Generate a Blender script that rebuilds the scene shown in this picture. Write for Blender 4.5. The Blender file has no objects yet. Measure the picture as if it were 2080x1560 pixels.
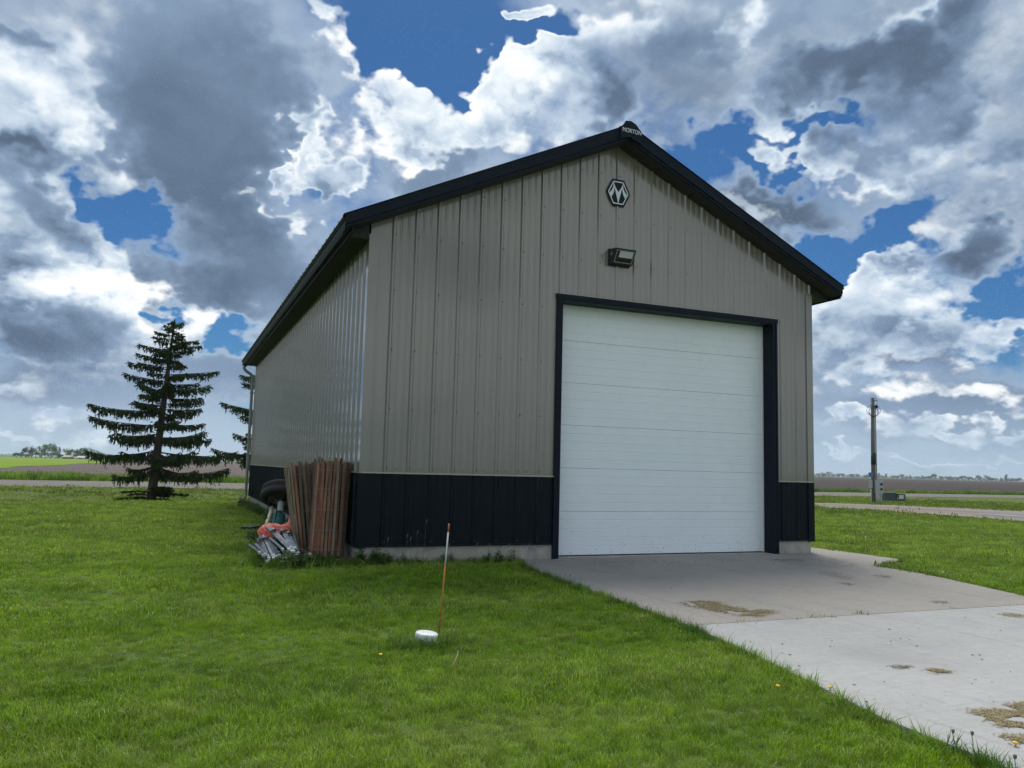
import bpy, bmesh, math, random
import numpy as np
from mathutils import Vector, Matrix, noise as mnoise

random.seed(7)
RNG = np.random.default_rng(11)
scene = bpy.context.scene
COL = scene.collection
FT = 0.3048

# ------------------------------------------------------------------ camera
YAW, PITCH, ROLL, FPX = 22.704, 5.973, 1.4615, 1628.3
CAM = Vector((-2.1889, -10.1017, 1.2299))
cy_, sy_ = math.cos(math.radians(YAW)), math.sin(math.radians(YAW))
cp_, sp_ = math.cos(math.radians(PITCH)), math.sin(math.radians(PITCH))
FWD = Vector((sy_ * cp_, cy_ * cp_, sp_))
_R = Vector((cy_, -sy_, 0)); _U = _R.cross(FWD)
cr_, sr_ = math.cos(math.radians(ROLL)), math.sin(math.radians(ROLL))
RGT = _R * cr_ + _U * sr_
UPV = -_R * sr_ + _U * cr_
cam_data = bpy.data.cameras.new('camera')
cam = bpy.data.objects.new('camera', cam_data); COL.objects.link(cam)
cam_data.sensor_width = 36.0
cam_data.lens = FPX * 36.0 / 2080.0
cam_data.clip_start = 0.05; cam_data.clip_end = 12000
cam.matrix_world = Matrix(((RGT.x, UPV.x, -FWD.x, CAM.x), (RGT.y, UPV.y, -FWD.y, CAM.y),
                           (RGT.z, UPV.z, -FWD.z, CAM.z), (0, 0, 0, 1)))
scene.camera = cam

# ------------------------------------------------------------------ colour management, render
scene.view_settings.view_transform = 'Standard'
scene.view_settings.look = 'None'
scene.view_settings.gamma = 1.0
scene.view_settings.exposure = 1.45
scene.view_settings.use_curve_mapping = False
scene.render.engine = 'CYCLES'
scene.cycles.max_bounces = 5
scene.cycles.diffuse_bounces = 2
scene.cycles.use_adaptive_sampling = True
scene.cycles.adaptive_threshold = 0.012
scene.cycles.adaptive_min_samples = 12
scene.cycles.transparent_max_bounces = 8
scene.cycles.volume_bounces = 1
scene.cycles.use_denoising = True
scene.cycles.denoising_prefilter = 'NONE'

# ------------------------------------------------------------------ sun (soft: it shines through thin cloud)
SUN_EL, SUN_AZ = math.radians(58), math.radians(20)      # azimuth from +Y, negative towards -X
SUND = Vector((math.sin(SUN_AZ) * math.cos(SUN_EL), math.cos(SUN_AZ) * math.cos(SUN_EL), math.sin(SUN_EL)))
sl = bpy.data.lights.new('sun', 'SUN'); sl.energy = 1.35; sl.angle = math.radians(32); sl.color = (1.0, 0.95, 0.86)
sun = bpy.data.objects.new('sun', sl); COL.objects.link(sun)
sun.rotation_euler = SUND.to_track_quat('Z', 'Y').to_euler()

# ------------------------------------------------------------------ node helper
class NT:
    def __init__(s, tree): s.t = tree; s.n = tree.nodes; s.l = tree.links
    def node(s, typ, **kw):
        nd = s.n.new(typ)
        for k, v in kw.items(): setattr(nd, k, v)
        return nd
    def put(s, sock, v):
        if hasattr(v, 'is_linked') or isinstance(v, bpy.types.NodeSocket): s.l.new(v, sock)
        elif v is not None: sock.default_value = v
    def math(s, op, a, b=None, c=None, clamp=False):
        nd = s.node('ShaderNodeMath', operation=op, use_clamp=clamp)
        s.put(nd.inputs[0], a)
        if b is not None: s.put(nd.inputs[1], b)
        if c is not None: s.put(nd.inputs[2], c)
        return nd.outputs[0]
    def vmath(s, op, a, b=None, scale=None):
        nd = s.node('ShaderNodeVectorMath', operation=op)
        s.put(nd.inputs[0], a)
        if b is not None: s.put(nd.inputs[1], b)
        if scale is not None: s.put(nd.inputs[3], scale)
        return nd.outputs['Value'] if op in ('DOT_PRODUCT', 'LENGTH', 'DISTANCE') else nd.outputs[0]
    def noise(s, vec, scale, detail=4, rough=0.55, dist=0.0, lac=2.0, color=False, typ='FBM'):
        nd = s.node('ShaderNodeTexNoise'); nd.noise_type = typ
        if vec is not None: s.put(nd.inputs['Vector'], vec)
        nd.inputs['Scale'].default_value = scale; nd.inputs['Detail'].default_value = detail
        nd.inputs['Roughness'].default_value = rough; nd.inputs['Distortion'].default_value = dist
        nd.inputs['Lacunarity'].default_value = lac
        return nd.outputs['Color' if color else 0]
    def rng(s, v, a, b, c=0.0, d=1.0, smooth=False):
        nd = s.node('ShaderNodeMapRange'); nd.interpolation_type = 'SMOOTHSTEP' if smooth else 'LINEAR'
        s.put(nd.inputs[0], v)
        for i, x in enumerate((a, b, c, d)): s.put(nd.inputs[i + 1], x)
        return nd.outputs[0]
    def mix(s, f, a, b, mode='MIX'):
        nd = s.node('ShaderNodeMix', data_type='RGBA', blend_type=mode)
        s.put(nd.inputs[0], f)
        for i, v in ((6, a), (7, b)):
            if isinstance(v, (tuple, list)): v = tuple(v) + (1,) if len(v) == 3 else v
            s.put(nd.inputs[i], v)
        return nd.outputs[2]
    def ramp(s, f, pts):
        nd = s.node('ShaderNodeValToRGB'); cr = nd.color_ramp
        while len(cr.elements) > 1: cr.elements.remove(cr.elements[-1])
        cr.elements[0].position = pts[0][0]; cr.elements[0].color = tuple(pts[0][1]) + (1,)
        for p, c in pts[1:]:
            e = cr.elements.new(p); e.color = tuple(c) + (1,)
        s.put(nd.inputs[0], f)
        return nd.outputs[0]
    def mapping(s, vec, loc=(0, 0, 0), rot=(0, 0, 0), sc=(1, 1, 1), typ='POINT'):
        nd = s.node('ShaderNodeMapping', vector_type=typ)
        s.put(nd.inputs[0], vec); nd.inputs[1].default_value = loc; nd.inputs[2].default_value = rot; nd.inputs[3].default_value = sc
        return nd.outputs[0]

# ------------------------------------------------------------------ world: Nishita sky with broken cumulus
# Each cloud bank or blue gap: azimuth/elevation centre (degrees), half sizes (degrees), tilt, cover, lightness.
BLOBS = [
    (0.168, 0.505, 0.038, 0.039, -1.1, 0, -0.9), (0.225, 0.495, 0.057, 0.045, -1.5, 0, -1.2), (0.294, 0.516, 0.071, 0.031, -1.2, 0, -1.2), (0.446, 0.527, 0.032, 0.02, -0.75, 0, -0.9),
    (0.413, 0.52, 0.032, 0.02, -0.75, 0, -0.9), (0.275, 0.452, 0.022, 0.017, -0.8, 0, -0.8), (-0.063, 0.277, 0.045, 0.033, -1.6, 0, -0.9), (-0.027, 0.163, 0.04, 0.015, -1, 0, -0.5),
    (0.043, 0.158, 0.035, 0.023, -1.2, 0, -0.5), (0.627, 0.377, 0.023, 0.015, -0.675, 0, -0.525), (0.601, 0.387, 0.024, 0.015, -0.675, 0, -0.525), (0.686, 0.397, 0.023, 0.019, -0.675, 0, -0.6),
    (0.663, 0.387, 0.023, 0.019, -0.675, 0, -0.6), (0.709, 0.364, 0.016, 0.028, -0.9, 0, -0.8), (0.757, 0.417, 0.026, 0.01, -0.6, 0, -0.675), (0.708, 0.41, 0.026, 0.01, -0.6, 0, -0.675),
    (0.813, 0.409, 0.029, 0.011, -0.9, 0, -0.9), (0.772, 0.269, 0.03, 0.017, -0.975, 0, -0.9), (0.734, 0.258, 0.03, 0.017, -0.975, 0, -0.9), (0.861, 0.294, 0.025, 0.014, -0.825, 0, -0.75),
    (0.828, 0.289, 0.026, 0.014, -0.825, 0, -0.75), (0.958, 0.196, 0.032, 0.018, -1, 0, -0.8), (0.775, 0.24, 0.017, 0.023, -0.8, 0, -0.6), (-0.002, 0.422, 0.101, 0.081, 0.8, -0.14, -0.5),
    (0.051, 0.307, 0.089, 0.085, 0.7, -0.16, -0.45), (-0.034, 0.349, 0.035, 0.065, 0.6, -0.08, -0.5), (0.013, 0.207, 0.075, 0.028, 0.6, -0.14, 0), (0.101, 0.221, 0.066, 0.035, 0.5, -0.06, -0.3),
    (0.836, 0.15, 0.09, 0.033, 0.6, -0.06, 0), (0.907, 0.061, 0.107, 0.027, 0.5, -0.08, -0.1), (0.063, 0.102, 0.07, 0.035, 0.5, -0.04, 0), (0.263, 0.351, 0.038, 0.035, 0.6, -0.02, -0.2),
    (0.709, 0.315, 0.084, 0.029, 0.6, -0.12, 0), (0.927, 0.092, 0.08, 0.021, 0.4, -0.1, -0.2), (-0.13, 0.088, 0.075, 0.027, 0.5, -0.04, -0.2), (-0.163, 0.393, 0.076, 0.055, 0, 0.3, 1),
    (-0.109, 0.375, 0.043, 0.031, 0, 0.11, 0.6), (-0.096, 0.348, 0.044, 0.032, 0, 0.11, 0.6), (-0.166, 0.31, 0.081, 0.018, 0, -0.42, 0.5), (-0.201, 0.449, 0.059, 0.019, 0, -0.25, 0.4),
    (-0.044, 0.322, 0.021, 0.014, 0, -0.04, 0.45), (-0.068, 0.325, 0.021, 0.013, 0, -0.04, 0.45), (-0.168, 0.345, 0.054, 0.025, 0, 0, 0.2), (0.101, 0.516, 0.037, 0.022, 0, 0.05, 0.8),
    (0.14, 0.476, 0.034, 0.033, 0, 0.05, 0.8), (0.194, 0.434, 0.044, 0.04, 0, 0.12, 1), (0.249, 0.389, 0.035, 0.035, 0, 0.02, 0.8), (0.177, 0.361, 0.043, 0.035, 0, -0.18, 0.3),
    (0.234, 0.443, 0.022, 0.02, 0, 0.1, 0.5), (0.351, 0.462, 0.054, 0.04, 0, 0.11, 0.675), (0.319, 0.454, 0.054, 0.04, 0, 0.11, 0.675), (0.434, 0.491, 0.052, 0.034, 0, 0.08, 0.675),
    (0.389, 0.477, 0.052, 0.034, 0, 0.08, 0.675), (0.475, 0.508, 0.052, 0.028, 0, 0.05, 0.6), (0.589, 0.54, 0.046, 0.019, 0, 0.08, 0.525), (0.513, 0.527, 0.046, 0.019, 0, 0.08, 0.525),
    (0.299, 0.407, 0.038, 0.035, 0, 0, 0.6), (0.363, 0.396, 0.076, 0.041, 0, -0.16, 0.4), (0.53, 0.459, 0.049, 0.04, 0, -0.17, 0.45), (0.512, 0.454, 0.049, 0.04, 0, -0.17, 0.45),
    (0.62, 0.504, 0.076, 0.033, 0, -0.24, 0.5), (0.445, 0.42, 0.051, 0.041, 0, -0.12, 0.4), (0.38, 0.546, 0.049, 0.014, 0, 0.16, 1.7), (0.577, 0.411, 0.044, 0.023, 0, -0.2, 0.4),
    (0.115, 0.387, 0.023, 0.034, 0, 0.14, 1.1), (0.159, 0.347, 0.034, 0.026, 0, 0.11, 0.825), (0.135, 0.352, 0.034, 0.026, 0, 0.11, 0.825), (0.078, 0.319, 0.03, 0.017, 0, 0.1, 0.85),
    (0.114, 0.298, 0.021, 0.023, 0, 0.1, 0.8), (-0.153, 0.267, 0.059, 0.036, 0, -0.24, 0.8), (-0.111, 0.285, 0.022, 0.027, 0, 0.05, 0.5), (-0.09, 0.233, 0.028, 0.027, 0, 0.08, 0.6),
    (-0.129, 0.198, 0.07, 0.024, 0, 0.02, 0.6), (-0.152, 0.144, 0.074, 0.037, 0, -0.28, 0.8), (-0.066, 0.17, 0.036, 0.033, 0, 0.05, 0.7), (-0.089, 0.124, 0.06, 0.027, 0, -0.18, 0.6),
    (0.615, 0.328, 0.049, 0.02, 0, 0.05, 0.8), (0.662, 0.306, 0.073, 0.02, 0, -0.28, 0.5), (0.744, 0.383, 0.054, 0.033, 0, -0.08, 0.8), (0.82, 0.358, 0.064, 0.033, 0, -0.14, 0.7),
    (0.761, 0.444, 0.029, 0.016, 0, 0.09, 0.375), (0.727, 0.437, 0.029, 0.017, 0, 0.09, 0.375), (0.632, 0.451, 0.056, 0.034, 0, -0.22, 0.3), (0.844, 0.462, 0.146, 0.047, 0, -0.4, 0.9),
    (0.932, 0.378, 0.088, 0.056, 0, -0.32, 0.8), (0.923, 0.251, 0.065, 0.042, 0, -0.44, 0.9), (0.876, 0.309, 0.045, 0.021, 0, -0.1, 0.4), (0.901, 0.497, 0.063, 0.01, 0, 0.35, 0.2),
    (0.701, 0.52, 0.021, 0.017, 0, 0.22, 0.225), (0.685, 0.51, 0.021, 0.017, 0, 0.22, 0.225), (0.71, 0.439, 0.037, 0.028, 0, 0.1, 0.2), (0.828, 0.247, 0.04, 0.033, 0, 0.05, 1.2),
    (0.793, 0.197, 0.052, 0.031, 0, 0, 0.9), (0.862, 0.181, 0.067, 0.033, 0, -0.04, 0.9), (0.919, 0.146, 0.065, 0.027, 0, -0.14, 0.6), (0.779, 0.14, 0.035, 0.029, 0, -0.14, 0.5),
    (0.961, 0.169, 0.026, 0.021, 0, 0, 0.5), (-0.113, 0.048, 0.038, 0.008, 0, 0.1, 1.1), (-0.156, 0.081, 0.047, 0.016, 0, -0.14, 0.5), (0.013, 0.161, 0.029, 0.026, 0, 0.02, 0.8),
    (-0.161, 0.023, 0.062, 0.005, 0, 0.02, 0.8), (-0.057, 0.016, 0.05, 0.004, 0, 0.05, 0.7), (0.793, 0.06, 0.04, 0.009, 0, 0.08, 1), (0.874, 0.05, 0.044, 0.01, 0, 0.06, 1),
    (0.913, 0.093, 0.059, 0.016, 0, 0.04, 0.7), (0.951, 0.059, 0.021, 0.007, 0, 0.08, 0.9), (0.82, 0.111, 0.051, 0.017, 0, -0.06, 0.6), (0.858, 0.018, 0.071, 0.003, 0, 0.04, 0.9),
    (0.782, 0.021, 0.034, 0.003, 0, 0.04, 0.8), (0.956, 0.027, 0.031, 0.003, 0, 0.02, 0.8), (-0.146, 0.24, 0.065, 0.031, 0, -0.06, 0.3), (-0.129, 0.142, 0.07, 0.032, 0, -0.04, 0.3),
    (0.826, 0.15, 0.045, 0.022, 0, -0.1, 0.3),
]

def build_world():
    w = bpy.data.worlds.new('World'); scene.world = w; w.use_nodes = True
    w.node_tree.nodes.clear(); N = NT(w.node_tree)
    out = N.node('ShaderNodeOutputWorld'); bg = N.node('ShaderNodeBackground')
    bg.inputs['Strength'].default_value = 0.1
    N.l.new(bg.outputs[0], out.inputs[0])
    sky = N.node('ShaderNodeTexSky'); sky.sky_type = 'NISHITA'; sky.sun_disc = False
    sky.sun_elevation = SUN_EL; sky.sun_rotation = SUN_AZ
    sky.air_density = 1.0; sky.dust_density = 0.6; sky.ozone_density = 2.0; sky.altitude = 300
    tc = N.node('ShaderNodeTexCoord'); V = N.vmath('NORMALIZE', tc.outputs['Generated'])
    sep = N.node('ShaderNodeSeparateXYZ'); N.l.new(V, sep.inputs[0]); Z = sep.outputs[2]
    zc = N.math('MAXIMUM', Z, 0.0)
    # cloud-deck coordinates: perspective flattening towards the horizon
    inv = N.math('DIVIDE', 1.0, N.math('ADD', zc, 0.60))
    P = N.vmath('MULTIPLY', N.vmath('SCALE', V, scale=inv), (1.0, 1.0, 0.0))
    def n2(vec, scale, detail, rough, dist=0.0, color=False):
        o = N.noise(vec, scale, detail, rough, dist=dist, color=color); o.node.noise_dimensions = '2D'; return o
    w1 = N.vmath('SUBTRACT', n2(P, 2.8, 2, 0.6, color=True), (0.5, 0.5, 0.5))
    w2 = N.vmath('SUBTRACT', n2(P, 11.0, 3, 0.6, color=True), (0.5, 0.5, 0.5))
    w3 = N.vmath('SUBTRACT', n2(P, 50.0, 2, 0.62, color=True), (0.5, 0.5, 0.5))
    flat = N.rng(zc, 0.0, 0.35, 0.35, 1.0)
    off = N.vmath('ADD', N.vmath('ADD', N.vmath('SCALE', w1, scale=0.11), N.vmath('SCALE', w2, scale=0.13)), N.vmath('SCALE', w3, scale=0.022))
    cb = N.node('ShaderNodeCombineXYZ'); N.put(cb.inputs[0], N.math('ARCTAN2', sep.outputs[0], sep.outputs[1])); N.put(cb.inputs[1], N.math('ARCSINE', Z))
    Q = N.vmath('ADD', cb.outputs[0], N.vmath('MULTIPLY', N.vmath('SCALE', off, scale=flat), (1.15, 1.0, 0.0)))
    ACC = (0.0, 0.0, 0.0); nb = 0
    for az, el, ra, re, wa, wl, fa in BLOBS:
        nd = N.node('ShaderNodeVectorMath', operation='MULTIPLY_ADD')
        N.l.new(Q, nd.inputs[0]); nd.inputs[1].default_value = (1 / ra, 1 / re, 0); nd.inputs[2].default_value = (-az / ra, -el / re, 0)
        q = nd.outputs[0]; g = N.math('POWER', 0.3, N.vmath('DOT_PRODUCT', q, q))
        nd = N.node('ShaderNodeVectorMath', operation='MULTIPLY_ADD')
        N.l.new(g, nd.inputs[0]); nd.inputs[1].default_value = (wa, wl, fa); N.put(nd.inputs[2], ACC)
        ACC = nd.outputs[0]; nb += 1
        if nb % 12 == 0:                     # chains the evaluation so the shader's stack stays small
            nd = N.node('ShaderNodeVectorMath', operation='MULTIPLY_ADD')
            N.l.new(ACC, nd.inputs[0]); nd.inputs[1].default_value = (1e-9,) * 3; N.l.new(Q, nd.inputs[2])
            Q = nd.outputs[0]
    sp2 = N.node('ShaderNodeSeparateXYZ'); N.l.new(ACC, sp2.inputs[0])
    A, L, FA = sp2.outputs[0], sp2.outputs[1], sp2.outputs[2]; FL = L
    # billows: round puffs (cellular, several octaves) on soft large noise
    def puff(vec, scale, detail, rough=0.5):
        nd = N.node('ShaderNodeTexVoronoi', feature='F1'); nd.normalize = True; nd.voronoi_dimensions = '2D'
        N.l.new(vec, nd.inputs['Vector']); nd.inputs['Scale'].default_value = scale
        nd.inputs['Detail'].default_value = detail; nd.inputs['Roughness'].default_value = rough
        dd = nd.outputs['Distance']
        return N.math('MULTIPLY_ADD', N.math('MULTIPLY', dd, dd), -1.35, 0.42)       # domes, not cones
    SP_ = Vector((SUND.x, SUND.y, 0)) / (SUND.z + 0.60)
    ts = N.vmath('NORMALIZE', N.vmath('SUBTRACT', tuple(SP_), P))
    PW = N.vmath('ADD', P, N.vmath('SCALE', w2, scale=0.075))
    PW = N.vmath('ADD', PW, N.vmath('SCALE', w3, scale=0.022))
    PS = N.vmath('ADD', PW, N.vmath('SCALE', ts, scale=0.028))
    f1 = n2(P, 3.2, 4, 0.5, dist=0.2)
    f1s = n2(N.vmath('ADD', P, N.vmath('SCALE', ts, scale=0.075)), 3.2, 3, 0.5, dist=0.2)
    f2 = puff(PW, 5.8, 4, 0.55); f2s = puff(PS, 5.8, 3, 0.55)
    f3 = n2(P, 36.0, 4, 0.6)
    n1 = N.math('SUBTRACT', f1, 0.5); n3 = N.math('SUBTRACT', f3, 0.5)
    RMP = [(0.0, (0.029, 0.041, 0.058)), (0.25, (0.047, 0.068, 0.103)), (0.45, (0.090, 0.126, 0.180)),
           (0.65, (0.205, 0.247, 0.295)), (0.82, (0.315, 0.342, 0.365)), (1.0, (0.405, 0.412, 0.412))]
    # front-lit clouds away from the sun, mostly unseen, whitened to brighten shaded walls
    sdot = N.vmath('DOT_PRODUCT', V, tuple(SUND))
    front = N.rng(sdot, 0.45, -0.4, 0.0, 0.46, smooth=True)
    hz = N.rng(zc, 0.0, 0.22, 1.0, 0.0, smooth=True)
    # far, smooth grey deck
    dens = N.math('ADD', A, N.math('MULTIPLY', n1, 2.4))
    dens = N.math('MULTIPLY_ADD', f2, 0.35, dens)
    dens = N.math('MULTIPLY_ADD', n3, 0.25, dens)
    dens = N.math('ADD', dens, 0.36)
    alpha = N.rng(dens, -0.05, 0.50, smooth=True)
    thick = N.rng(dens, 0.0, 0.9, smooth=True)
    light = N.math('MULTIPLY_ADD', thick, -0.26, 0.66)
    light = N.math('MULTIPLY_ADD', f2, 0.10, light)
    light = N.math('MULTIPLY_ADD', n1, 0.3, light)
    light = N.math('ADD', N.math('ADD', light, L), front)
    light = N.math('MULTIPLY_ADD', N.math('SUBTRACT', 0.50, light), N.math('MULTIPLY', hz, 0.5), light)
    ccol = N.vmath('SCALE', N.ramp(light, RMP), scale=10.0)
    # nearer cumulus with lit rims
    fs_ = N.math('MULTIPLY_ADD', n1, 1.7, N.math('MULTIPLY', FA, 1.25))
    fd = N.math('MULTIPLY_ADD', f2, 0.62, fs_)
    fd = N.math('MULTIPLY_ADD', n3, 0.42, fd)
    fd = N.math('ADD', fd, -0.36)
    soft = N.rng(f1s, 0.40, 0.62, 0.38, 0.95)                    # some edges crisp, some ragged and thin
    falpha = N.rng(fd, -0.05, soft, smooth=True)
    fthick = N.rng(N.math('MULTIPLY_ADD', f2, 0.35, fs_), 0.45, 1.30, smooth=True)
    rel = N.rng(FL, -0.3, 0.0, 0.35, 1.0, smooth=True)
    fl = N.math('MULTIPLY_ADD', fthick, -0.24, 0.83)
    lit = N.math('MULTIPLY', N.math('SUBTRACT', f2, f2s), 1.9)
    lit = N.math('MULTIPLY_ADD', N.math('SUBTRACT', f1, f1s), 1.5, lit)
    lit = N.math('MULTIPLY_ADD', n3, 0.10, lit)
    fl = N.math('ADD', N.math('MULTIPLY_ADD', lit, rel, fl), front)
    fl = N.math('MULTIPLY_ADD', FL, N.rng(fd, 0.0, 0.5, 0.25, 1.0, smooth=True), fl)
    fl = N.math('MULTIPLY_ADD', N.math('SUBTRACT', 0.62, fl), N.math('MULTIPLY', hz, 0.45), fl)
    fcol = N.vmath('SCALE', N.ramp(fl, RMP), scale=10.0)
    scol = N.mix(1.0, sky.outputs[0], (0.078, 0.157, 0.238), 'MULTIPLY')
    scol = N.vmath('SCALE', scol, scale=SKYGAIN)
    # pale air low on the horizon
    hz2 = N.rng(zc, 0.0, 0.10, 0.62, 0.0, smooth=True)
    fin = N.mix(alpha, scol, ccol)
    fin = N.mix(falpha, fin, fcol)
    fin = N.mix(hz2, fin, (1.9, 2.4, 2.85))
    low = N.rng(Z, -0.02, 0.0)
    fin = N.mix(low, (0.9, 1.1, 0.8), fin)
    N.l.new(fin, bg.inputs['Color'])
    w.cycles.sampling_method = 'MANUAL'; w.cycles.sample_map_resolution = 512
SKYGAIN = 1.0

build_world()

# ------------------------------------------------------------------ helpers
def at(px, py, axis, val):
    """photo pixel -> the point of its sight line on the plane axis = val (used to take measurements from the photo)"""
    d = FWD + RGT * ((px - 1040) / FPX) - UPV * ((py - 780) / FPX)
    return CAM + d * ((val - CAM[axis]) / d[axis])

def tag(o, label=None, cat=None, group=None, kind=None):
    if label: o['label'] = label
    if cat: o['category'] = cat
    if group: o['group'] = group
    if kind: o['kind'] = kind
    return o
def link(name, data, parent=None):
    o = bpy.data.objects.new(name, data); COL.objects.link(o)
    if parent is not None: o.parent = parent
    return o
def empty(name, loc=(0, 0, 0), rz=0):
    o = link(name, None); o.location = loc; o.rotation_euler = (0, 0, rz); o.empty_display_size = 0.1
    return o
def copy_tree(o, parent=None):
    c = o.copy(); COL.objects.link(c)
    if parent is not None: c.parent = parent
    for ch in list(o.children): copy_tree(ch, c)
    return c

class MB:
    """collects boxes, prisms and tubes into ONE mesh"""
    def __init__(s): s.v = []; s.f = []; s.m = []; s.sm = []
    def add(s, vs, fs, mat=0, smooth=False):
        b = len(s.v); s.v += [tuple(p) for p in vs]
        for f in fs: s.f.append(tuple(i + b for i in f)); s.m.append(mat); s.sm.append(smooth)
    def box(s, lo, hi, M=None, mat=0):
        x0, y0, z0 = lo; x1, y1, z1 = hi
        vs = [Vector(p) for p in ((x0, y0, z0), (x1, y0, z0), (x1, y1, z0), (x0, y1, z0), (x0, y0, z1), (x1, y0, z1), (x1, y1, z1), (x0, y1, z1))]
        if M is not None: vs = [M @ p for p in vs]
        s.add(vs, [(0, 3, 2, 1), (4, 5, 6, 7), (0, 1, 5, 4), (1, 2, 6, 5), (2, 3, 7, 6), (3, 0, 4, 7)], mat)
    def hexa(s, p, mat=0):   # 8 points: 4 bottom ring, 4 top ring
        s.add(p, [(0, 3, 2, 1), (4, 5, 6, 7), (0, 1, 5, 4), (1, 2, 6, 5), (2, 3, 7, 6), (3, 0, 4, 7)], mat)
    def prism(s, poly, d, M=None, mat=0):
        """polygon in XZ plane (list of (x,z)), extruded along y from d[0] to d[1]"""
        n = len(poly)
        vs = [Vector((x, d[0], z)) for x, z in poly] + [Vector((x, d[1], z)) for x, z in poly]
        if M is not None: vs = [M @ p for p in vs]
        fs = [tuple(range(n)), tuple(range(2 * n - 1, n - 1, -1))] + [(i, n + i, n + (i + 1) % n, (i + 1) % n) for i in range(n)]
        s.add(vs, fs, mat)
    def sweep(s, prof, path, mat=0, smooth=False, closed=True, cap=True):
        """profile of (u,w) offsets already as 3-D offset vectors, swept along path points"""
        n = len(prof); vs = [Vector(p) + Vector(q) for p in path for q in prof]; fs = []
        for k in range(len(path) - 1):
            for i in range(n if closed else n - 1):
                j = (i + 1) % n
                fs.append((k * n + i, k * n + j, (k + 1) * n + j, (k + 1) * n + i))
        if cap and closed:
            fs.append(tuple(range(n - 1, -1, -1))); fs.append(tuple((len(path) - 1) * n + i for i in range(n)))
        s.add(vs, fs, mat, smooth)
    def tube(s, pts, r, n=8, mat=0, smooth=True, cap=True):
        pts = [Vector(p) for p in pts]; m = len(pts)
        rs = r if isinstance(r, (list, tuple)) else [r] * m
        rings = []; prev = None
        for i, p in enumerate(pts):
            t = (pts[min(i + 1, m - 1)] - pts[max(i - 1, 0)]).normalized()
            if prev is None:
                a = t.orthogonal().normalized()
            else:
                a = (prev - t * prev.dot(t)).normalized()
            prev = a; b = t.cross(a)
            rings += [p + (a * math.cos(2 * math.pi * k / n) + b * math.sin(2 * math.pi * k / n)) * rs[i] for k in range(n)]
        fs = []
        for i in range(m - 1):
            for k in range(n):
                q = (k + 1) % n
                fs.append((i * n + k, i * n + q, (i + 1) * n + q, (i + 1) * n + k))
        b0 = len(s.v); s.add(rings, fs, mat, smooth)
        if cap:
            s.f.append(tuple(b0 + k for k in range(n - 1, -1, -1))); s.m.append(mat); s.sm.append(False)
            s.f.append(tuple(b0 + (m - 1) * n + k for k in range(n))); s.m.append(mat); s.sm.append(False)
    def lathe(s, prof, n=24, M=None, mat=0, smooth=True):
        """prof: (r, z) points turned about z"""
        vs = [];
        for r, z in prof:
            vs += [Vector((r * math.cos(2 * math.pi * k / n), r * math.sin(2 * math.pi * k / n), z)) for k in range(n)]
        if M is not None: vs = [M @ p for p in vs]
        fs = []
        for i in range(len(prof) - 1):
            for k in range(n):
                q = (k + 1) % n
                fs.append((i * n + k, i * n + q, (i + 1) * n + q, (i + 1) * n + k))
        s.add(vs, fs, mat, smooth)
    def mesh(s, name, mats):
        me = bpy.data.meshes.new(name); me.from_pydata(s.v, [], s.f)
        for m in (mats if isinstance(mats, (list, tuple)) else [mats]): me.materials.append(m)
        me.polygons.foreach_set('material_index', s.m); me.polygons.foreach_set('use_smooth', s.sm)
        me.update(); return me
    def build(s, name, mats, parent=None): return link(name, s.mesh(name, mats), parent)

def frame(z, x=None):
    """rotation matrix whose +Z is z"""
    z = Vector(z).normalized(); x = Vector(x) if x is not None else z.orthogonal()
    y = z.cross(x).normalized(); x = y.cross(z)
    return Matrix((x, y, z)).transposed().to_4x4()

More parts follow.
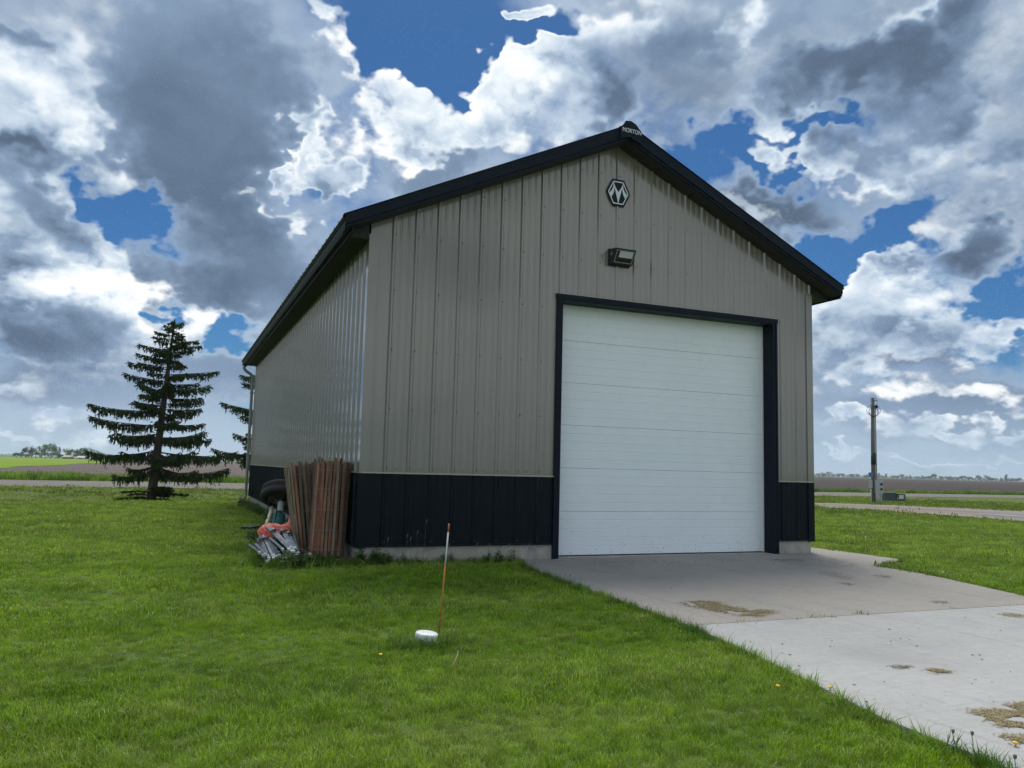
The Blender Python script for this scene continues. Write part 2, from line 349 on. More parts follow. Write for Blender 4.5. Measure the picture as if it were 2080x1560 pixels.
# ------------------------------------------------------------------ materials
def material(name, base, rough=0.6, metal=0.0, spec=0.5, var=0.0, vscale=8.0, vstretch=(1, 1, 1), bump=0.0, bscale=60.0, coat=0.0, dirt=None, dscale=3.0, damt=0.3, rnd=0.0, transl=0.0, bstretch=None):
    m = bpy.data.materials.new(name); m.use_nodes = True; N = NT(m.node_tree)
    b = N.n['Principled BSDF']; b.inputs['Roughness'].default_value = rough; b.inputs['Metallic'].default_value = metal
    b.inputs['Specular IOR Level'].default_value = spec; b.inputs['Coat Weight'].default_value = coat; b.inputs['Coat Roughness'].default_value = 0.07
    col = tuple(base) + (1,)
    geo = N.node('ShaderNodeNewGeometry').outputs['Position']
    c = None
    if var:
        n = N.noise(N.mapping(geo, sc=vstretch), vscale, 5, 0.6)
        lo = tuple(max(0, x * (1 - var)) for x in base); hi = tuple(min(1, x * (1 + var)) for x in base)
        c = N.mix(N.rng(n, 0.3, 0.7), lo, hi)
    if rnd:
        oi = N.node('ShaderNodeObjectInfo').outputs['Random']
        hsv = N.node('ShaderNodeHueSaturation'); N.put(hsv.inputs['Color'], c if c is not None else col)
        N.put(hsv.inputs['Value'], N.rng(oi, 0, 1, 1 - rnd, 1 + rnd)); c = hsv.outputs[0]
    if dirt is not None:
        n = N.noise(geo, dscale, 6, 0.65)
        c = N.mix(N.math('MULTIPLY', N.rng(n, 0.45, 0.75, smooth=True), damt), c if c is not None else col, dirt)
    if c is not None: N.put(b.inputs['Base Color'], c)
    else: b.inputs['Base Color'].default_value = col
    if bump:
        bn = N.node('ShaderNodeBump'); bn.inputs['Strength'].default_value = bump; bn.inputs['Distance'].default_value = 0.01
        N.put(bn.inputs['Height'], N.noise(N.mapping(geo, sc=bstretch) if bstretch else geo, bscale, 4, 0.6)); N.l.new(bn.outputs[0], b.inputs['Normal'])
    if transl:
        out = N.n['Material Output']; tr = N.node('ShaderNodeBsdfTranslucent'); mx = N.node('ShaderNodeMixShader')
        N.put(tr.inputs[0], c if c is not None else col); mx.inputs[0].default_value = transl
        N.l.new(b.outputs[0], mx.inputs[1]); N.l.new(tr.outputs[0], mx.inputs[2]); N.l.new(mx.outputs[0], out.inputs[0])
    return m
M = {}
M['siding'] = material('painted_steel_taupe', (0.192, 0.180, 0.155), 0.24, spec=0.6, var=0.05, vscale=3, vstretch=(6, 6, 0.25), coat=0.8, dirt=(0.15, 0.14, 0.12), dscale=1.3, damt=0.15, bump=0.02, bscale=3)
M['navy'] = material('painted_steel_dark_navy', (0.0030, 0.0080, 0.0130), 0.45, spec=0.14, var=0.1, vscale=4, bump=0.04, bscale=5)
M['trim'] = material('painted_trim_dark_navy', (0.0045, 0.0100, 0.0180), 0.5, spec=0.14, var=0.08, vscale=6)
M['soffit'] = material('painted_soffit_dark_brown', (0.024, 0.024, 0.022), 0.7, var=0.08)
M['roofing'] = material('painted_steel_roof_dark', (0.010, 0.013, 0.017), 0.45, spec=0.25)
M['gutterpaint'] = material('painted_gutter_dark', (0.010, 0.012, 0.015), 0.5, spec=0.2)
M['downpipe'] = material('painted_downpipe_taupe', (0.20, 0.20, 0.18), 0.4)
M['doorwhite'] = material('white_door_skin', (0.74, 0.81, 0.85), 0.5, var=0.025, vscale=1.5, bump=0.12, bscale=90, dirt=(0.50, 0.50, 0.47), dscale=7, damt=0.10)
M['stopwhite'] = material('white_vinyl', (0.60, 0.60, 0.58), 0.5)
M['rubber'] = material('black_rubber', (0.012, 0.012, 0.013), 0.75, bump=0.2, bscale=40)
M['letter'] = material('white_lettering', (0.55, 0.58, 0.62), 0.5)
M['emblemdark'] = material('emblem_black', (0.006, 0.010, 0.016), 0.5, spec=0.2)
M['emblemwhite'] = material('emblem_white', (0.62, 0.66, 0.70), 0.45)
M['screw'] = material('screw_head', (0.10, 0.10, 0.09), 0.4, metal=0.5)
M['lampbody'] = material('lamp_housing_bronze', (0.012, 0.014, 0.017), 0.45)
M['lampframe'] = material('lamp_lens_frame', (0.24, 0.25, 0.26), 0.5, metal=0.0)
M['reflector'] = material('lamp_reflector', (0.80, 0.83, 0.88), 0.9, spec=0.1, var=0.1)
M['galv'] = material('galvanised_steel', (0.22, 0.225, 0.225), 0.25, metal=0.85, var=0.45, vscale=18, rnd=0.55, dirt=(0.07, 0.05, 0.035), dscale=8, damt=0.6)
M['galvend'] = material('galvanised_cut_end', (0.60, 0.62, 0.62), 0.3, metal=0.5)
M['zinc'] = material('meter_box_grey', (0.36, 0.38, 0.40), 0.5, var=0.06)
M['pvc'] = material('grey_pvc', (0.40, 0.42, 0.43), 0.5)
M['teal'] = material('teal_plastic', (0.045, 0.16, 0.16), 0.5, var=0.15, vscale=12)
M['cream'] = material('cream_plastic_pipe', (0.42, 0.41, 0.32), 0.5)
M['rim'] = material('rusty_wheel_rim', (0.075, 0.070, 0.045), 0.6, var=0.35, vscale=20)
M['wire'] = material('rusty_wire', (0.24, 0.23, 0.22), 0.5, metal=0.4)
M['slatred'] = material('weathered_red_lath', (0.185, 0.082, 0.050), 0.85, var=0.4, vscale=9, vstretch=(3, 3, 0.5), bump=0.3, bscale=60, rnd=0.45, dirt=(0.16, 0.12, 0.09), dscale=7, damt=0.5)
M['slatgrey'] = material('weathered_grey_lath', (0.165, 0.125, 0.090), 0.85, var=0.3, vscale=9, vstretch=(3, 3, 0.5), bump=0.3, bscale=60, rnd=0.35)
M['board'] = material('weathered_board', (0.20, 0.17, 0.12), 0.85, var=0.2)
M['stakeor'] = material('orange_fibreglass', (0.42, 0.125, 0.02), 0.45)
M['stakewh'] = material('white_reflective_tape', (0.62, 0.64, 0.62), 0.4)
M['capwhite'] = material('white_plastic_cap', (0.72, 0.75, 0.76), 0.4, dirt=(0.35, 0.33, 0.25), dscale=14, damt=0.35)
M['foundation'] = material('foundation_concrete', (0.34, 0.325, 0.295), 0.9, var=0.16, vscale=5, bump=0.4, bscale=50, dirt=(0.14, 0.135, 0.115), dscale=3.5, damt=0.6)
M['pole'] = material('weathered_wood_pole', (0.13, 0.125, 0.115), 0.9, var=0.3, vscale=6, vstretch=(4, 4, 0.4), bump=0.3, bscale=30)
M['blackwrap'] = material('black_pole_wrap', (0.01, 0.011, 0.014), 0.6)
M['bluesign'] = material('blue_sign_paint', (0.07, 0.13, 0.34), 0.5)
M['greenbox'] = material('transformer_green', (0.028, 0.046, 0.038), 0.5)
M['paper'] = material('label_paper', (0.55, 0.57, 0.55), 0.7)
M['bark'] = material('spruce_bark', (0.055, 0.043, 0.034), 0.95, var=0.4, vscale=12, vstretch=(2, 2, 0.5), bump=0.6, bscale=25)
M['blackmat'] = material('black_plastic_edging', (0.010, 0.012, 0.014), 0.5)

# ------------------------------------------------------------------ ground
def sstep(a, b, x):
    t = min(1.0, max(0.0, (x - a) / (b - a))); return t * t * (3 - 2 * t)
CREST = (Vector((-7.5, 13.2)), Vector((1.5, 17.6)))
def gz(x, y):
    """height of the lawn and fields: level by the shed, a shallow swale behind the crest, level road"""
    d = CREST[1] - CREST[0]; n = Vector((-d.y, d.x)).normalized()
    s = (Vector((x, y)) - CREST[0]).dot(n)
    wleft = 1.0 - sstep(8, 20, x)
    z = -0.03
    z -= wleft * 0.30 * sstep(-0.6, 5.5, s) * (1 - sstep(7.5, 11.5, s))
    z -= (0.07) * sstep(16, 24, y)
    z -= 0.35 * math.exp(-((y - 45.5) / 2.2) ** 2)            # far ditch
    if y < 30 and not (-1 < x < 8.4 and -10 < y < 16.5):
        z += 0.022 * (mnoise.noise(Vector((x * 0.22, y * 0.22, 3.1)))) * sstep(0.3, 2.5, max(-x - 0.4, x - 8.4, -y - 0.5, 0.0) + 0.3)
    return z

def grass_color(N, base_lo, base_hi, big=0.35):
    geo = N.node('ShaderNodeNewGeometry').outputs['Position']
    a = N.noise(N.mapping(geo, rot=(0, 0, 0.5), sc=(0.3, 1.0, 1)), big, 4, 0.6)
    b = N.noise(geo, 3.5, 4, 0.6)
    f = N.math('ADD', N.math('MULTIPLY', a, 0.6), N.math('MULTIPLY', b, 0.4))
    return N.mix(N.rng(f, 0.36, 0.64), base_lo, base_hi), geo

def soil_material(name, lo, hi, rough=0.95, scale=3.0, bump=0.6, bscale=30, stretch=(1, 1, 1), speck=None):
    m = bpy.data.materials.new(name); m.use_nodes = True; N = NT(m.node_tree); b = N.n['Principled BSDF']
    geo = N.node('ShaderNodeNewGeometry').outputs['Position']
    n1 = N.noise(N.mapping(geo, sc=stretch), scale, 6, 0.7); n2 = N.noise(geo, scale * 9, 4, 0.6)
    c = N.mix(N.rng(N.math('MULTIPLY_ADD', n2, 0.4, N.math('MULTIPLY', n1, 0.6)), 0.38, 0.62), lo, hi)
    if speck:
        c = N.mix(N.math('MULTIPLY', N.rng(N.noise(geo, speck[1], 3, 0.7), 0.60, 0.66), speck[2]), c, speck[0])
    N.put(b.inputs['Base Color'], c); b.inputs['Roughness'].default_value = rough; b.inputs['Specular IOR Level'].default_value = 0.15
    bn = N.node('ShaderNodeBump'); bn.inputs['Strength'].default_value = bump; bn.inputs['Distance'].default_value = 0.03
    N.put(bn.inputs['Height'], N.noise(geo, bscale, 5, 0.7)); N.l.new(bn.outputs[0], b.inputs['Normal'])
    return m

def lawn_material():
    m = bpy.data.materials.new('lawn_turf'); m.use_nodes = True; N = NT(m.node_tree); b = N.n['Principled BSDF']
    c, geo = grass_color(N, (0.062, 0.118, 0.012), (0.105, 0.175, 0.020))
    # mowing passes: sheen of leaned grass put into the colour as paler streaks
    st = N.noise(N.mapping(geo, rot=(0, 0, -0.35), sc=(0.05, 1.1, 1)), 1.1, 3, 0.5)
    c = N.mix(N.math('MULTIPLY', N.rng(st, 0.45, 0.62), 0.45), c, (0.165, 0.205, 0.055))
    sep = N.node('ShaderNodeSeparateXYZ'); N.l.new(geo, sep.inputs[0])
    # drier, yellower verge towards the road
    c = N.mix(N.math('MULTIPLY', N.rng(sep.outputs[1], 15, 22, smooth=True), 0.65), c, (0.085, 0.110, 0.012))
    N.put(b.inputs['Base Color'], c); b.inputs['Roughness'].default_value = 0.85; b.inputs['Specular IOR Level'].default_value = 0.2
    bn = N.node('ShaderNodeBump'); bn.inputs['Strength'].default_value = 0.9; bn.inputs['Distance'].default_value = 0.04
    N.put(bn.inputs['Height'], N.noise(geo, 22, 6, 0.75)); N.l.new(bn.outputs[0], b.inputs['Normal'])
    return m
M['lawn'] = lawn_material()

def sheet(name, xs, ys, zf, mat, kind='structure'):
    nx, ny = len(xs), len(ys)
    vs = [(x, y, zf(x, y)) for y in ys for x in xs]
    fs = [(j * nx + i, j * nx + i + 1, (j + 1) * nx + i + 1, (j + 1) * nx + i) for j in range(ny - 1) for i in range(nx - 1)]
    me = bpy.data.meshes.new(name); me.from_pydata(vs, [], fs); me.materials.append(mat)
    me.polygons.foreach_set('use_smooth', [True] * len(fs)); me.update()
    return tag(link(name, me), kind=kind)
def spread(a, b, step, far, grow=1.35):
    out = list(np.arange(a, b + 1e-6, step)); s = step; x = b
    while x < far: s *= grow; x += s; out.append(min(x, far))
    s = step; x = a; pre = []
    while x > -far: s *= grow; x -= s; pre.append(max(x, -far))
    return sorted(set(pre + out))
XS = spread(-16, 34, 0.8, 2500); YS = spread(-14, 56, 0.8, 2500)
sheet('ground', XS, YS, gz, M['lawn'])

def patch(name, poly_fn, nx, ny, lift, mat, kind='structure', label=None):
    """a sheet laid over the ground; poly_fn(u,v) -> x,y"""
    vs = []
    for j in range(ny + 1):
        for i in range(nx + 1):
            x, y = poly_fn(i / nx, j / ny); vs.append((x, y, gz(x, y) + lift))
    fs = [(j * (nx + 1) + i, j * (nx + 1) + i + 1, (j + 1) * (nx + 1) + i + 1, (j + 1) * (nx + 1) + i) for j in range(ny) for i in range(nx)]
    me = bpy.data.meshes.new(name); me.from_pydata(vs, [], fs); me.materials.append(mat)
    me.polygons.foreach_set('use_smooth', [True] * len(fs)); me.update()
    o = tag(link(name, me), kind=kind)
    if label: o['label'] = label
    return o
# gravel road along the far side of the lawn
M['gravel'] = soil_material('road_gravel', (0.125, 0.115, 0.10), (0.225, 0.208, 0.186), scale=2.0, stretch=(0.1, 1, 1), bump=0.5, bscale=50)
def ROADY(x): return 29.9 + 0.036 * x
patch('road', lambda u, v: ((-600 + 1200 * u), ROADY(-600 + 1200 * u) + 10.6 * v + 0.25 * math.sin(u * 900)), 300, 4, 0.02, M['gravel'])
# farm drive, dirt with worn wheel ruts and a puddle
def dirt_material():
    m = bpy.data.materials.new('drive_dirt'); m.use_nodes = True; N = NT(m.node_tree); b = N.n['Principled BSDF']
    geo = N.node('ShaderNodeNewGeometry').outputs['Position']; uvx = N.node('ShaderNodeAttribute', attribute_name='across').outputs['Fac']
    n = N.noise(geo, 3.0, 6, 0.7); n2 = N.noise(geo, 0.6, 3, 0.6)
    w = N.math('MULTIPLY_ADD', N.math('SUBTRACT', n2, 0.5), 0.25, uvx)
    ruts = N.ramp(w, [(0.0, (0.21, 0.19, 0.13)), (0.12, (0.25, 0.215, 0.175)), (0.22, (0.145, 0.118, 0.098)), (0.30, (0.24, 0.205, 0.17)),
                      (0.42, (0.14, 0.115, 0.098)), (0.50, (0.13, 0.105, 0.09)), (0.58, (0.23, 0.20, 0.175)), (0.75, (0.22, 0.20, 0.18)), (1.0, (0.25, 0.235, 0.21))])
    c = N.mix(0.4, ruts, N.mix(n, (0.11, 0.083, 0.064), (0.25, 0.20, 0.158)))
    N.put(b.inputs['Base Color'], c); b.inputs['Roughness'].default_value = 0.9
    bn = N.node('ShaderNodeBump'); bn.inputs['Strength'].default_value = 0.5; bn.inputs['Distance'].default_value = 0.03
    N.put(bn.inputs['Height'], N.noise(geo, 25, 5, 0.7)); N.l.new(bn.outputs[0], b.inputs['Normal'])
    return m
M['dirt'] = dirt_material()
def catmull(pts, n):
    out = []; P = [Vector(p) for p in pts]; P = [P[0] * 2 - P[1]] + P + [P[-1] * 2 - P[-2]]
    for i in range(1, len(P) - 2):
        for k in range(n):
            t = k / n; a, b, c, d = P[i - 1], P[i], P[i + 1], P[i + 2]
            out.append(0.5 * ((2 * b) + (c - a) * t + (2 * a - 5 * b + 4 * c - d) * t * t + (3 * b - a - 3 * c + d) * t ** 3))
    out.append(P[-2]); return out
dn = catmull([(7, 30.5), (12.5, 25.5), (18.5, 19.0), (21.6, 15.2), (22.6, 10.8), (22.3, 6.6), (21.0, -2), (18.5, -14)], 10)
df = catmull([(15, 30.8), (19.5, 28.0), (23.5, 24.2), (26.8, 20.2), (29.6, 16.4), (31.6, 13.4), (35.0, 6), (38.0, -10)], 10)
L_ = len(dn) - 1
drv = patch('dirt_drive', lambda u, v: tuple((dn[round(v * L_)] * (1 - u) + df[round(v * L_)] * u)), 14, L_, 0.014, M['dirt'])
at_ = drv.data.attributes.new('across', 'FLOAT', 'POINT'); at_.data.foreach_set('value', [(k % 15) / 14 for k in range(len(drv.data.vertices))])
def on_drive(x, y):
    if not (-14 < y < 31): return False
    k = min(range(L_ + 1), key=lambda i: abs(dn[i].y * .5 + df[i].y * .5 - y))
    return dn[k].x - 0.15 < x < df[k].x + 0.15
# puddle in a rut
pw = material('standing_water', (0.12, 0.12, 0.11), 0.03, spec=0.8)
pb = MB(); c0 = at(2060, 1049, 2, -0.03); ring = [(c0.x + 1.1 * math.cos(a) * (1 + .2 * math.sin(3 * a)) * 0.35, c0.y + 1.5 * math.sin(a)) for a in np.linspace(0, 2 * math.pi, 22)[:-1]]
pb.add([(x, y, gz(x, y) + 0.024) for x, y in ring], [tuple(range(len(ring)))])
tag(pb.build('puddle', pw), 'small bright rain puddle lying in the dirt drive', 'puddle')

# fields beyond the road
M['plough'] = soil_material('ploughed_soil', (0.030, 0.022, 0.020), (0.070, 0.054, 0.047), scale=0.35, stretch=(0.25, 1.2, 1), bump=1.0, bscale=3.0, speck=((0.24, 0.20, 0.15), 2.5, 0.5))
M['stubble'] = soil_material('corn_stubble_soil', (0.060, 0.047, 0.040), (0.155, 0.128, 0.110), scale=0.6, stretch=(0.3, 1.5, 1), bump=1.0, bscale=3.0, speck=((0.36, 0.31, 0.25), 3.0, 0.6))
M['crop'] = soil_material('green_crop', (0.125, 0.200, 0.008), (0.190, 0.280, 0.016), scale=0.08, stretch=(0.4, 1, 1), bump=0.4, bscale=4)
M['farcrop'] = soil_material('far_green_crop', (0.10, 0.15, 0.05), (0.14, 0.19, 0.07), scale=0.02, bump=0.2, bscale=2)
patch('ploughed_field', lambda u, v: (30 + 1200 * u ** 1.6, 49 + 0.036 * (30 + 1200 * u ** 1.6) + (560) * v ** 1.7), 30, 20, 0.03, M['plough'])
patch('stubble_field', lambda u, v: (-420 + 450 * u, 48 + 0.036 * (-420 + 450 * u) + 720 * v ** 1.7), 30, 20, 0.026, M['stubble'])
# bright crop in the left distance: its right edge runs straight away from the road
patch('green_crop_field', lambda u, v: (-420 + 402 * u + 0.8 * math.sin(v * 40) * u, 81 + 3 * math.sin(u * 30) + 560 * v ** 1.5), 40, 24, 0.06, M['crop'])
patch('far_crop_field', lambda u, v: (-2300 + 4600 * u, 790 + 900 * v), 20, 4, 0.10, M['farcrop'])

# ------------------------------------------------------------------ concrete slabs in front of the big door
def concrete_material(name, lo, hi):
    m = bpy.data.materials.new(name); m.use_nodes = True; N = NT(m.node_tree); b = N.n['Principled BSDF']
    geo = N.node('ShaderNodeNewGeometry').outputs['Position']
    n1 = N.noise(geo, 0.9, 6, 0.65); n2 = N.noise(geo, 14, 5, 0.7); n3 = N.noise(N.mapping(geo, sc=(1.0, 40, 1)), 3, 3, 0.5)
    f = N.math('ADD', N.math('MULTIPLY', n1, 0.45), N.math('ADD', N.math('MULTIPLY', n2, 0.25), N.math('MULTIPLY', n3, 0.30)))
    c = N.mix(N.rng(f, 0.38, 0.62), lo, hi)
    # faint curving tyre marks
    tm = N.noise(N.mapping(geo, rot=(0, 0, 0.25), sc=(5.0, 0.25, 1)), 1.6, 4, 0.55, dist=0.6)
    c = N.mix(N.math('MULTIPLY', N.rng(tm, 0.55, 0.72, smooth=True), 0.28), c, tuple(x * 0.6 for x in lo))
    sp = N.node('ShaderNodeTexVoronoi'); N.l.new(geo, sp.inputs['Vector']); sp.inputs['Scale'].default_value = 16
    c = N.mix(N.math('MULTIPLY', N.rng(sp.outputs['Distance'], 0.10, 0.06), N.rng(N.noise(geo, 1.6, 2, 0.5), 0.5, 0.6)), c, (0.10, 0.09, 0.07))
    st = N.noise(geo, 0.45, 5, 0.7)
    c = N.mix(N.math('MULTIPLY', N.rng(st, 0.48, 0.70, smooth=True), 0.6), c, tuple(x * 0.72 for x in lo))
    N.put(b.inputs['Base Color'], c); b.inputs['Roughness'].default_value = 0.85; b.inputs['Specular IOR Level'].default_value = 0.3
    bn = N.node('ShaderNodeBump'); bn.inputs['Strength'].default_value = 0.35; bn.inputs['Distance'].default_value = 0.004
    N.put(bn.inputs['Height'], N.math('ADD', n3, N.noise(geo, 90, 3, 0.6))); N.l.new(bn.outputs[0], b.inputs['Normal'])
    return m
M['conc_old'] = concrete_material('older_concrete', (0.262, 0.240, 0.212), (0.355, 0.328, 0.294))
M['conc_new'] = concrete_material('newer_concrete', (0.305, 0.305, 0.298), (0.425, 0.425, 0.415))
def slab(name, poly, top, mat, label, z0=-0.13):
    bm = bmesh.new(); vs = [bm.verts.new((x, y, top)) for x, y in poly]; f = bm.faces.new(vs)
    if f.normal.z < 0: f.normal_flip()
    r = bmesh.ops.extrude_face_region(bm, geom=[f])
    for v in [g for g in r['geom'] if isinstance(g, bmesh.types.BMVert)]: v.co.z = z0
    bmesh.ops.recalc_face_normals(bm, faces=bm.faces)
    bmesh.ops.bevel(bm, geom=[e for e in bm.edges if all(abs(v.co.z - top) < 1e-5 for v in e.verts)], offset=0.003, segments=1, affect='EDGES')
    me = bpy.data.meshes.new(name); bm.to_mesh(me); bm.free(); me.materials.append(mat)
    return tag(link(name, me), label, kind='structure')
JY = -4.54; G = 0.009
UM = (4.80, 3.92)     # x of the saw cut at the wall and at the joint
APRON_L = [(2.25, 0.235), (2.22, -0.10), (2.05, -0.6), (1.93, -1.6), (1.86, -2.87), (1.75, JY + G), (UM[1] - .001, JY + G), (UM[0] - .001, 0.235)]
APRON_R = [(UM[0] + .001, 0.235), (UM[1] + .001, JY + G), (6.15, JY + G), (6.36, -4.12), (6.67, -3.17), (6.88, -2.40), (6.93, -1.95), (6.92, -1.62), (7.35, -1.38), (8.00, -1.12), (8.09, -0.9), (8.10, -0.4), (8.09, 0.8), (8.09, 6.0), (7.345, 6.0), (7.345, -0.012), (6.64, -0.012), (6.64, 0.235)]
LOWER_L = [(1.745, JY - G), (1.62, -5.3), (1.48, -5.97), (1.26, -6.93), (1.22, -7.57), (1.05, -9), (0.8, -14), (2.6, -14), (3.90 - .001, JY - G)]
LOWER_R = [(3.90 + .001, JY - G), (2.602, -14), (4.6, -14), (5.2, -8), (5.75, -5.8), (6.14, JY - G)]
slab('concrete_slab', APRON_L, 0.0, M['conc_old'], 'older brownish concrete slab left of the saw cut below the door')
slab('concrete_slab', APRON_R, 0.0, M['conc_old'], 'older brownish concrete slab right of the saw cut, wrapping the shed corner')
slab('concrete_slab', LOWER_L, 0.001, M['conc_new'], 'lighter newer concrete slab nearest the camera')
slab('concrete_slab', LOWER_R, 0.001, M['conc_new'], 'lighter newer concrete slab at the right edge of the picture')
def inpoly(x, y, poly):
    c = False; j = len(poly) - 1
    for i in range(len(poly)):
        xi, yi = poly[i]; xj, yj = poly[j]
        if (yi > y) != (yj > y) and x < (xj - xi) * (y - yi) / (yj - yi) + xi: c = not c
        j = i
    return c
HARD = [APRON_L, APRON_R, LOWER_L, LOWER_R, [(0.02, 0.02), (7.3, 0.02), (7.3, 15.5), (0.02, 15.5)], [(4.4, -4.7), (4.0, -4.7), (3.5, -14), (3.9, 0), (4.9, .2)]]
def on_hard(x, y): return any(inpoly(x, y, p) for p in HARD)

# ------------------------------------------------------------------ the steel shed
W, D = 24 * FT, 15.45
ZW, ZB = 1.121, 0.195                 # top and bottom of the dark wainscot
SP = 0.468                            # roof pitch
def soff(x): return 4.34 + SP * min(x, W - x)     # underside of the gable soffit
OX0, OX1, OZ = 2.69, 6.61, 3.705      # outer edges of the door trim
shed = empty('metal_shed', (W / 2, D / 2, 0))
shed_loc = Vector((W / 2, D / 2, 0))
tag(shed, 'large taupe steel pole shed with dark navy wainscot, dark roof and white overhead door', 'shed')
def part(name, mb, mats, parent=None):
    me = mb.mesh(name, mats); o = link(name, me, parent if parent is not None else shed)
    return o
def sh(mb):     # shift building coordinates to the shed's own origin
    mb.v = [(x - shed_loc.x, y - shed_loc.y, z) for x, y, z in mb.v]; return mb
def bpart(name, mb, mats, label=None, parent=None):
    o = part(name, sh(mb), mats, parent)
    if label: o['label'] = label
    return o

# ribbed sheet profile: (distance along the wall, height off the wall)
def profile(a, b, first_rib):
    pts = [(a, 0.0)]
    for k in range(0, 90):
        r = first_rib + k * FT
        for cx, h, wt, wb in ((r, 0.023, 0.011, 0.028), (r + FT * 0.30, 0.0035, 0.006, 0.011), (r + FT * 0.37, 0.0035, 0.006, 0.011), (r + FT * 0.63, 0.0035, 0.006, 0.011), (r + FT * 0.70, 0.0035, 0.006, 0.011)):
            for q in ((cx - wb, 0.0), (cx - wt, h), (cx + wt, h), (cx + wb, 0.0)):
                if a + 1e-4 < q[0] < b - 1e-4: pts.append(q)
    def hgt(s):
        for k in range(0, 90):
            d = abs(s - (first_rib + k * FT))
            if d < 0.028: return 0.023 * min(1, (0.028 - d) / 0.017)
        return 0.0
    pts[0] = (a, hgt(a)); pts.append((b, hgt(b)))
    return pts
def split_at(pts, cuts):
    out = [pts[0]]
    for p in pts[1:]:
        q = out[-1]
        for c in cuts:
            if q[0] + 1e-5 < c < p[0] - 1e-5:
                t = (c - q[0]) / (p[0] - q[0]); out.append((c, q[1] + (p[1] - q[1]) * t)); q = out[-1]
        out.append(p)
    return out
def wall_sheet(pts, to3, zlo, zhi):
    mb = MB()
    for (s0, h0), (s1, h1) in zip(pts, pts[1:]):
        m = (s0 + s1) / 2; l0, l1 = zlo(m, s0), zlo(m, s1); t0, t1 = zhi(s0), zhi(s1)
        if l0 is None or t0 - l0 < 0.004 and t1 - l1 < 0.004: continue
        mb.add([to3(s0, h0, l0), to3(s1, h1, l1), to3(s1, h1, t1), to3(s0, h0, t0)], [(0, 1, 2, 3)])
    return mb
front3 = lambda s, h, z: (s, -h, z)
EDG = 0.032
for i in range(8):
    a = 3 * i * FT - EDG if i else 0.0; b = 3 * (i + 1) * FT - EDG if i < 7 else W
    pts = split_at(profile(a, b, 0.0 if i else FT), [OX0 + 0.01, OX1 - 0.01, W / 2])
    inside = lambda m: OX0 + 0.01 < m < OX1 - 0.01
    mb = wall_sheet(pts, front3, lambda m, s: OZ - 0.01 if inside(m) else ZW + 0.012, lambda s: soff(s) + 0.01)
    bpart('siding_panel', mb, M['siding'])
    mb = wall_sheet(pts, front3, lambda m, s: None if inside(m) else ZB + 0.02, lambda s: ZW - 0.006)
    if mb.v: bpart('wainscot_panel', mb, M['navy'])
# left wall, right wall
n = 17
upper = lower = None
for side in (0, 1):
    for i in range(n):
        a = 3 * i * FT - EDG if i else 0.0; b = min(3 * (i + 1) * FT - EDG, D)
        if side == 0: f3 = lambda s, h, z: (-h, s, z)
        else: f3 = lambda s, h, z: (W + h, s, z)
        pts = profile(a, b, 0.0 if i else FT)
        if side == 0: pts = pts[::-1]
        bpart('siding_panel', wall_sheet(pts, f3, lambda m, s: ZW + 0.012, lambda s: 4.14), M['siding'])
        bpart('wainscot_panel', wall_sheet(pts, f3, lambda m, s: ZB + 0.02, lambda s: ZW - 0.006), M['navy'])
for i in range(8):      # rear wall
    a = 3 * i * FT - EDG if i else 0.0; b = 3 * (i + 1) * FT - EDG if i < 7 else W
    pts = split_at(profile(a, b, 0.0 if i else FT), [W / 2])[::-1]
    bpart('siding_panel', wall_sheet(pts, lambda s, h, z: (s, D + h, z), lambda m, s: ZW + 0.012, lambda s: soff(s) + 0.01), M['siding'])
    bpart('wainscot_panel', wall_sheet(pts, lambda s, h, z: (s, D + h, z), lambda m, s: ZB + 0.02, lambda s: ZW - 0.006), M['navy'])
# foundation wall: front left of the door, front right, and the sides
def bx(name, lo, hi, mat, label=None):
    mb = MB(); mb.box(lo, hi); return bpart(name, mb, mat, label)
bx('foundation', (0.02, 0.012, -0.45), (OX0 + 0.06, 0.22, ZB + 0.03), M['foundation'])
bx('foundation', (OX1 - 0.06, 0.012, -0.45), (W - 0.03, 0.22, ZB + 0.03), M['foundation'])
bx('foundation', (0.02, 0.222, -0.45), (0.22, D - 0.02, ZB + 0.03), M['foundation'])
bx('foundation', (W - 0.23, 0.222, -0.45), (W - 0.03, D - 0.02, ZB + 0.03), M['foundation'])
bx('foundation', (0.222, D - 0.22, -0.45), (W - 0.232, D - 0.02, ZB + 0.03), M['foundation'])
# flashing between wainscot and siding, base trim
def flash(name, z0, z1, out, mat):
    for a, b in ((0.0, OX0 + 0.005), (OX1 - 0.005, W)):
        bx(name, (a, -out, z0), (b, 0.006, z1), mat)
    bx(name, (-out, 0.0, z0), (0.006, D, z1), mat); bx(name, (W - 0.006, 0.0, z0), (W + out, D, z1), mat)
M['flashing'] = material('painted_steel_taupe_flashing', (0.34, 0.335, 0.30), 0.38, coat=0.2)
flash('drip_flashing', ZW - 0.004, ZW + 0.014, 0.027, M['flashing'])
flash('base_trim', ZB, ZB + 0.022, 0.026, M['trim'])
